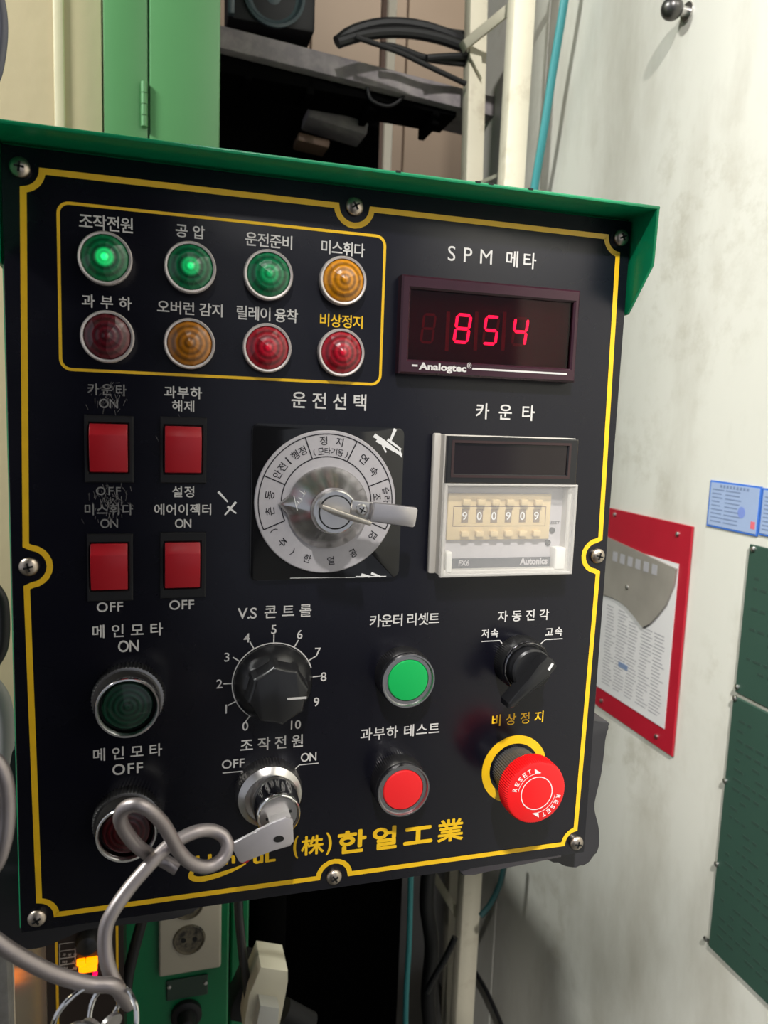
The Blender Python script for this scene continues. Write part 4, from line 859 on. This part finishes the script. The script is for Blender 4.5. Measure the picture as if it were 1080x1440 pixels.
# worn marks scratched on the knob
bm = NB()
for a, b in (((421, 690), (430, 696)), ((418, 705), (424, 712)), ((432, 697), (433, 718)), ((427, 705), (420, 700)), ((436, 700), (438, 712)), ((413, 697), (418, 718)), ((428, 690), (426, 704))):
    p, q = PY(*a, YDL - .0078), PY(*b, YDL - .0078); tube(bm, [p + Vector((0, -.0002, 0)), q + Vector((0, .0002, 0))], .00022, 5)
finish('scratches', bm, M_paintmark, CS, ang=0)

# ---- illuminated push buttons (main motor)
for (bp, lm, lab) in (((181, 981), lens_mat('lens_dark_green', (0, .030, .014), 60), 'chrome ringed push button with dark green lens'), ((179.5, 1153), lens_mat('lens_deep_red', (.04, .0005, .002), 60), 'chrome ringed push button with deep red lens, behind the wire')):
    p = PY(*bp, -.003); R1 = .0163 if bp[1] < 1000 else .0158
    bm = NB(); lathe(bm, p.x, p.z, [(R1, 0), (R1, -.0055), (R1 * .965, -.0064), (R1 * .86, -.0066)], 116, knurl={0: .0008, 1: .0008, 2: .0004}); o = finish('push_button', bm, M_dkchrome, CP, label=lab)
    bm = NB(); lathe(bm, p.x, p.z, [(R1 * .88, -.0062), (R1 * .87, -.0100), (R1 * .85, -.0140)], 72, cap=False); finish('barrel', bm, M_barrel, o)
    bm = NB(); lathe(bm, p.x, p.z, [(R1 * .85, -.0138), (R1 * .87, -.0148), (R1 * .865, -.0158), (R1 * .835, -.0166), (R1 * .79, -.0166), (R1 * .76, -.0158), (R1 * .75, -.0145), (R1 * .75, -.010)], 72, cap=False); finish('chrome_ring', bm, M_chrome, o, ang=50)
    bm = NB(); lathe(bm, p.x, p.z, [(R1 * .75, -.0098), (R1 * .70, -.0100)], 64); finish('inner_collar', bm, M_blackmt, o)
    bm = NB(); lathe(bm, p.x, p.z, [(R1 * .70, -.0098), (R1 * .69, -.0128), (R1 * .64, -.0138), (R1 * .30, -.0146), (R1 * .02, -.0148)], 64); finish('lens', bm, lm, o)
# ---- small push buttons
for (fp, mm, lab) in (((575, 958), M_grnbtn, 'round push button with green cap'), ((568, 1112.5), M_redbtn, 'round push button with red cap')):
    p = PY(*fp, -.0125); R1 = .0145
    bm = NB(); lathe(bm, p.x, p.z, [(R1, 0), (R1, -.0085), (R1 * .97, -.0095)], 150, knurl={0: .0003, 1: .0003}); o = finish('push_button', bm, M_dkchrome, CP, label=lab)
    bm = NB(); lathe(bm, p.x, p.z, [(R1 * .97, -.0094), (R1 * .975, -.0115), (R1 * .95, -.0125), (R1 * .90, -.0125), (R1 * .86, -.0112), (R1 * .75, -.0112), (R1 * .74, -.0108), (R1 * .735, -.008)], 72, cap=False); finish('chrome_ring', bm, M_ring, o, ang=50)
    bm = NB(); lathe(bm, p.x, p.z, [(R1 * .73, -.008), (R1 * .73, -.0112), (R1 * .70, -.0118), (R1 * .66, -.0119), (.0002, -.0119)], 64); finish('cap', bm, mm, o, ang=30)
# ---- black selector
p = PY(742, 938, -.0115); R1 = .0142
bm = NB(); lathe(bm, p.x, p.z, [(R1, 0), (R1, -.0085), (R1 * .95, -.0100)], 150, knurl={0: .0003, 1: .0003}); o = finish('selector_switch', bm, mat('dark_metal_ring', (.10, .10, .10), .3, .9), CP, label='black two-position selector switch')
bm = NB(); lathe(bm, p.x, p.z, [(R1 * .95, -.0098), (R1 * .95, -.0115), (R1 * .91, -.0122), (R1 * .84, -.0118), (R1 * .82, -.0095)], 72, cap=False); finish('rim', bm, mat('dark_chrome', (.30, .30, .32), .12, 1), o, ang=50)
bm = NB(); lathe(bm, p.x, p.z, [(R1 * .80, -.009), (R1 * .79, -.0165), (R1 * .72, -.0175)], 64); finish('hub', bm, M_blackpl, o)
tip = PY(713, 995, -.022); tl = PY(768, 950, -.022); 
d_ = (Vector((tip.x, 0, tip.z)) - Vector((p.x, 0, p.z))); Lh = d_.length; d_.normalize(); nn = Vector((-d_.z, 0, d_.x))
def hp(a, b, y): return Vector((p.x, y, p.z)) + d_ * a + nn * b
bm = NB(); oh = [(-.0098, -.0040), (-.0108, 0), (-.0098, .0046), (-.003, .0050), (.006, .0036), (Lh - .002, .0022), (Lh, 0), (Lh - .002, -.0022), (.006, -.0030), (-.003, -.0040)]
prism(bm, [hp(a, b, -.0245 if a < .012 else -.0235) for a, b in oh], (0, .0095, 0), .0009); finish('handle', bm, M_blackpl, o)
bm = NB(); q = hp(-.0072, .0015, 0); box(bm, q.x - .0020, q.x + .0020, -.0249, -.0244, q.z - .0006, q.z + .0006, rot=Matrix.Rotation(math.radians(-58), 3, 'Y')); finish('pointer_mark', bm, M_paintmark, o, ang=0)
# ---- speed control knob
q = PY(384, 959, 0); RK = .0186
bm = NB(); arcp = [(q.x + .0198 * math.cos(math.radians(a)), q.z + .0198 * math.sin(math.radians(a))) for a in range(238, 14, -4)]
ribbon(bm, arcp, .0006, YP, closed=False); finish('scale_arc', bm, M_white, FP, ang=0)
for k, t in enumerate(((348, 1011), (330, 987), (329, 961), (337, 930), (357, 912), (385, 904), (413, 911), (432, 930), (438, 952))):
    pp = PY(*t); v = (Vector((pp.x, 0, pp.z)) - Vector((q.x, 0, q.z))).normalized(); a = Vector((q.x, 0, q.z)) + v * .0198; b = a + v * .0042
    bm = NB(); ribbon(bm, [(a.x, a.z), (b.x, b.z)], .0006, YP - .00003, closed=False); finish('scale_tick', bm, M_white, FP, ang=0)
bm = NB(); n = 120; rings = []
yK0 = -.0005
prof = [(.0192, yK0, 0), (.0190, -.0030, 0), (.0172, -.0070, 0), (.0160, -.0090, .5), (.0155, -.0100, 1), (.0149, -.0180, 1), (.0140, -.0193, 1), (.0132, -.0196, .8)]
for (r, y, f) in prof:
    row = []
    for i in range(n):
        a = 2 * math.pi * i / n; sc = abs(math.cos(4.0 * (a + .25))) ** .7; rr = r - f * .0016 * (sc)
        row.append(bm.verts.new((q.x + rr * math.cos(a), y, q.z + rr * math.sin(a))))
    rings.append(row)
for a, b in zip(rings, rings[1:]):
    for i in range(n): bm.faces.new((a[i], a[(i + 1) % n], b[(i + 1) % n], b[i]))
bm.faces.new(rings[-1]); bm.faces.new(rings[0]); KB = finish('speed_knob', bm, M_blackpl, CP, ang=40, label='black scalloped rotary knob pointing at 9')
bm = NB(); a = PY(404, 983, -.0197); b = PY(431, 981, -.0197); box(bm, a.x, b.x, -.0199, -.0195, a.z - .0005, a.z + .0005); finish('pointer_line', bm, M_white, KB, ang=0)
# ---- key switch
p = PY(379.6, 1120, -.0085); R1 = .0165
bm = NB(); lathe(bm, p.x, p.z, [(R1, 0), (R1, -.0066), (R1 * .95, -.0088), (R1 * .94, -.0092), (R1 * .80, -.0110), (R1 * .76, -.0118), (R1 * .74, -.0108)], 130, knurl={0: .0006, 1: .0006, 2: .0004}); KS = finish('key_switch', bm, M_steel, CP, label='chrome key switch with a key in it')
p = p + Vector((.0016, 0, 0))
bm = NB(); lathe(bm, p.x, p.z, [(R1 * .72, -.0105), (R1 * .70, -.0135), (R1 * .645, -.0245), (R1 * .63, -.0268), (R1 * .59, -.0275), (R1 * .54, -.0270), (R1 * .53, -.0262)], 72); finish('barrel', bm, M_chrome, KS, ang=40)
yl = -.0264
bm = NB(); lathe(bm, p.x, p.z, [(R1 * .53, -.0258), (R1 * .52, -.0266), (.0002, -.0266)], 48); finish('lock_face', bm, M_steel, KS)
bm = NB(); box(bm, p.x - .0062, p.x + .0062, -.0270, -.0262, p.z - .0006, p.z + .0006, rot=Matrix.Rotation(math.radians(-14), 3, 'Y')); finish('keyway', bm, M_slot, KS, ang=0)
# ---- emergency stop
p = PY(723, 1081.3, 0)
r50 = 50 * SC(723, 1081) * .99
bm = NB(); rr0, rr1 = r50 * .765, r50
vs0 = []; N_ = 72
bm2 = NB(); lathe(bm2, p.x, p.z, [(rr1, 0), (rr1, -.0003), (rr0, -.0003), (rr0, 0)], 72, cap=False); bm.free(); 
ES = finish('emergency_stop_button', bm2, M_yellow, CP, label='red mushroom emergency stop button on a yellow ring')
bm = NB(); lathe(bm, p.x, p.z, [(.0130, 0), (.0130, -.012), (.0122, -.0128), (.0112, -.0134), (.0112, -.0165)], 120, knurl={0: .0004, 1: .0004}); finish('collar', bm, mat('grey_collar', (.06, .06, .062), .4), ES)
hc = PY(752.5, 1115, -.0275); hc = Vector((p.x, 0, p.z)) * .5 + Vector((hc.x, 0, hc.z)) * .5
RH = .0172; YH = -.0278
bm = NB(); lathe(bm, hc.x, hc.z, [(.0112, -.0150), (RH * .90, -.0165), (RH, -.0180), (RH, -.0248), (RH * .985, -.0262), (RH * .955, -.0272), (RH * .88, -.0277), (.0002, YH)], 180, knurl={2: .0005, 3: .0005, 4: .0004, 5: .0002}); finish('mushroom_cap', bm, M_estop, ES, ang=30, label='ribbed red mushroom cap')
bm = NB(); ye = YH - .00008
ribbon(bm, [(hc.x + .0088 * math.cos(2 * math.pi * k / 64), hc.z + .0088 * math.sin(2 * math.pi * k / 64)) for k in range(64)], .0005, ye)
for off_ in (0, 180):
    for i, ch in enumerate('RESET'):
        a = 166 - i * 13.5 - off_ ; x = hc.x + .0130 * math.cos(math.radians(a)); z = hc.z + .0130 * math.sin(math.radians(a)); tchar(bm, ch, x, z, math.radians(a - 90), .0025, ye, wd=.0019, bold=.02)
    arc_ = [(hc.x + .0108 * math.cos(math.radians(a - off_)), hc.z + .0108 * math.sin(math.radians(a - off_))) for a in range(170, 84, -5)]
    ribbon(bm, arc_, .0003, ye, closed=False)
    P_ = [(.0110, 80), (.0137, 99), (.0110, 99)]
    bm.faces.new([bm.verts.new((hc.x + r * math.cos(math.radians(a - off_)), ye, hc.z + r * math.sin(math.radians(a - off_)))) for r, a in P_])
finish('cap_lettering', bm, mat('cap_white', (.78, .72, .70), .4), ES, ang=0)

# ================================================================== KEYS, WIRE, RING
kq = [PY(x, y, -.034) for x, y in ((382, 1158), (402, 1150), (412, 1153), (413, 1184), (408, 1190), (382, 1197), (341, 1214), (336, 1212), (325, 1190), (328, 1186), (357, 1171), (366, 1168), (374, 1163))]
ky = empty('key', PY(370, 1190, -.034), label='flat silver key turned in the chrome key switch, wire loop at its tip', cat='key')
bm = NB()
def kd(pt):                                 # the bow leans: nearer the camera towards the tip
    return pt
prism(bm, kq, (0, .0018, 0), .0004); finish('bow', bm, mat('nickel_key', (.62, .58, .59), .42, .7, var=.12, vscale=120), ky)
p = PY(379.6, 1120, -.0085) + Vector((.0016, 0, 0))
bm = NB(); box(bm, p.x - .0050, p.x + .0050, -.0330, -.0262, p.z - .0008, p.z + .0008, rot=Matrix.Rotation(math.radians(-14), 3, 'Y')); finish('blade', bm, M_steel, ky)
h = PY(392, 1180, -.0342); bm = NB(); lathe(bm, h.x, h.z, [(.0022, -.0340), (.0022, -.0343)], 20); bmesh.ops.scale(bm, vec=(1.1, 1, .7), space=Matrix.Translation(-h), verts=bm.verts); finish('bow_hole', bm, M_slot, ky, ang=0)
# key standing edge-on in the cam selector
sk = empty('key', (kc.x, YF, kc.z), label='thin steel key seen edge-on in the lock of the silver dial', cat='key')
ka = PY(452, 712, -.040); kb_ = PY(519, 735, -.036); ka.y = 0; kb_.y = 0
u2 = (kb_ - ka).normalized(); ln = (kb_ - ka).length
mid_ = Vector((kc.x, 0, kc.z)); n2 = Vector((-u2.z, 0, u2.x)) * .0009
bm = NB(); o0 = mid_ - u2 * .0038; o1 = mid_ + u2 * .0038
prism(bm, [o0 + Vector((0, YF - .0005, 0)) - n2, o1 + Vector((0, YF - .0005, 0)) - n2, o1 + Vector((0, -.034, 0)) - n2, kb_ + Vector((0, -.031, 0)) - n2, kb_ + Vector((0, -.040, 0)) - n2, ka + Vector((0, -.042, 0)) - n2, ka + Vector((0, -.036, 0)) - n2, o0 + Vector((0, -.034, 0)) - n2], n2 * 2, .0003)
finish('bow', bm, mat('brass_steel_key', (.52, .48, .42), .3, .9, var=.15, vscale=150), sk)
# wire loops in front of the panel
W1 = [(250, 1222, -.070), (228, 1209, -.068), (207, 1200, -.070), (186, 1182, -.074), (170, 1156, -.078), (174, 1138, -.080), (192, 1132, -.082), (211, 1140, -.082), (228, 1157, -.080), (240, 1176, -.078), (251, 1196, -.076), (268, 1213, -.074), (290, 1219, -.072), (310, 1210, -.070), (320, 1192, -.068), (314, 1176, -.066), (298, 1168, -.066), (278, 1169, -.068), (256, 1178, -.070), (236, 1190, -.072), (212, 1214, -.076), (184, 1246, -.080), (160, 1280, -.084), (149, 1305, -.086), (148, 1338, -.088), (156, 1370, -.090), (172, 1400, -.092), (182, 1412, -.092)]
bm = NB(); tube(bm, spline([PY(*q) for q in W1], 8), .00265, 14)
W2 = [(182, 1412, -.092), (172, 1398, -.095), (158, 1386, -.097), (125, 1384, -.098), (80, 1371, -.100), (40, 1352, -.102), (0, 1327, -.104), (-40, 1290, -.104), (-60, 1230, -.102), (-50, 1150, -.100), (-30, 1080, -.099), (-10, 1068, -.099), (6, 1095, -.099), (10, 1140, -.099), (6, 1180, -.1), (-6, 1215, -.1), (-30, 1240, -.1)]
tube(bm, spline([PY(*q) for q in W2], 8), .00265, 14)
finish('wire', bm, M_wire, label='thick grey steel wire twisted into loops in front of the panel, lower left', cat='wire')
rc = PY(132, 1420, -.098)
for i, (dx, dz, r, tx, tz, lab) in enumerate(((-.002, -.001, .0118, 10, 25, 'chrome split ring round the wire end, left and larger'), (.006, -.005, .0112, -30, -40, 'chrome split ring crossing the larger one at the wire end'))):
    R_ = Matrix.Rotation(math.radians(tx), 3, 'X') @ Matrix.Rotation(math.radians(tz), 3, 'Z')
    bm = NB(); tube(bm, [rc + Vector((dx, 0, dz)) + R_ @ Vector((r * math.cos(a), .0006 * math.sin(a / 2), r * math.sin(a))) for a in [k * 2 * math.pi / 48 for k in range(48)]], .0009, 10, closed=True)
    finish('key_ring', bm, M_chrome, label=lab, cat='ring')
M_k = mat('worn_key', (.42, .40, .39), .3, .95, var=.2, vscale=200)
for i, (a, dx, tilt, lab) in enumerate(((-28, -.006, 20, 'small worn key on the ring, leaning left'), (-5, -.001, -35, 'small worn key on the ring, hanging nearly straight'), (22, .005, 40, 'small worn key on the ring, leaning right'))):
    o = empty('ring_key', rc + Vector((dx, .001 * i, -.012)), label=lab, cat='key')
    Rr = Matrix.Rotation(math.radians(a), 4, 'Y') @ Matrix.Rotation(math.radians(tilt), 4, 'Z')
    bm = NB(); lathe(bm, 0, 0, [(.0048, -.0007), (.0048, .0007)], 20); bmesh.ops.transform(bm, matrix=Matrix.Translation(rc + Vector((dx, .001 * i, -.009))) @ Rr, verts=bm.verts); finish('bow', bm, M_k, o)
    bm = NB(); box(bm, -.0017, .0017, -.0006, .0006, -.024, -.004, .0003, 1)
    for t in range(4): box(bm, .0014, .0026, -.0005, .0005, -.022 + t * .004, -.020 + t * .004)
    bmesh.ops.transform(bm, matrix=Matrix.Translation(rc + Vector((dx, .001 * i, -.009))) @ Rr, verts=bm.verts); finish('blade', bm, M_k, o, ang=0)
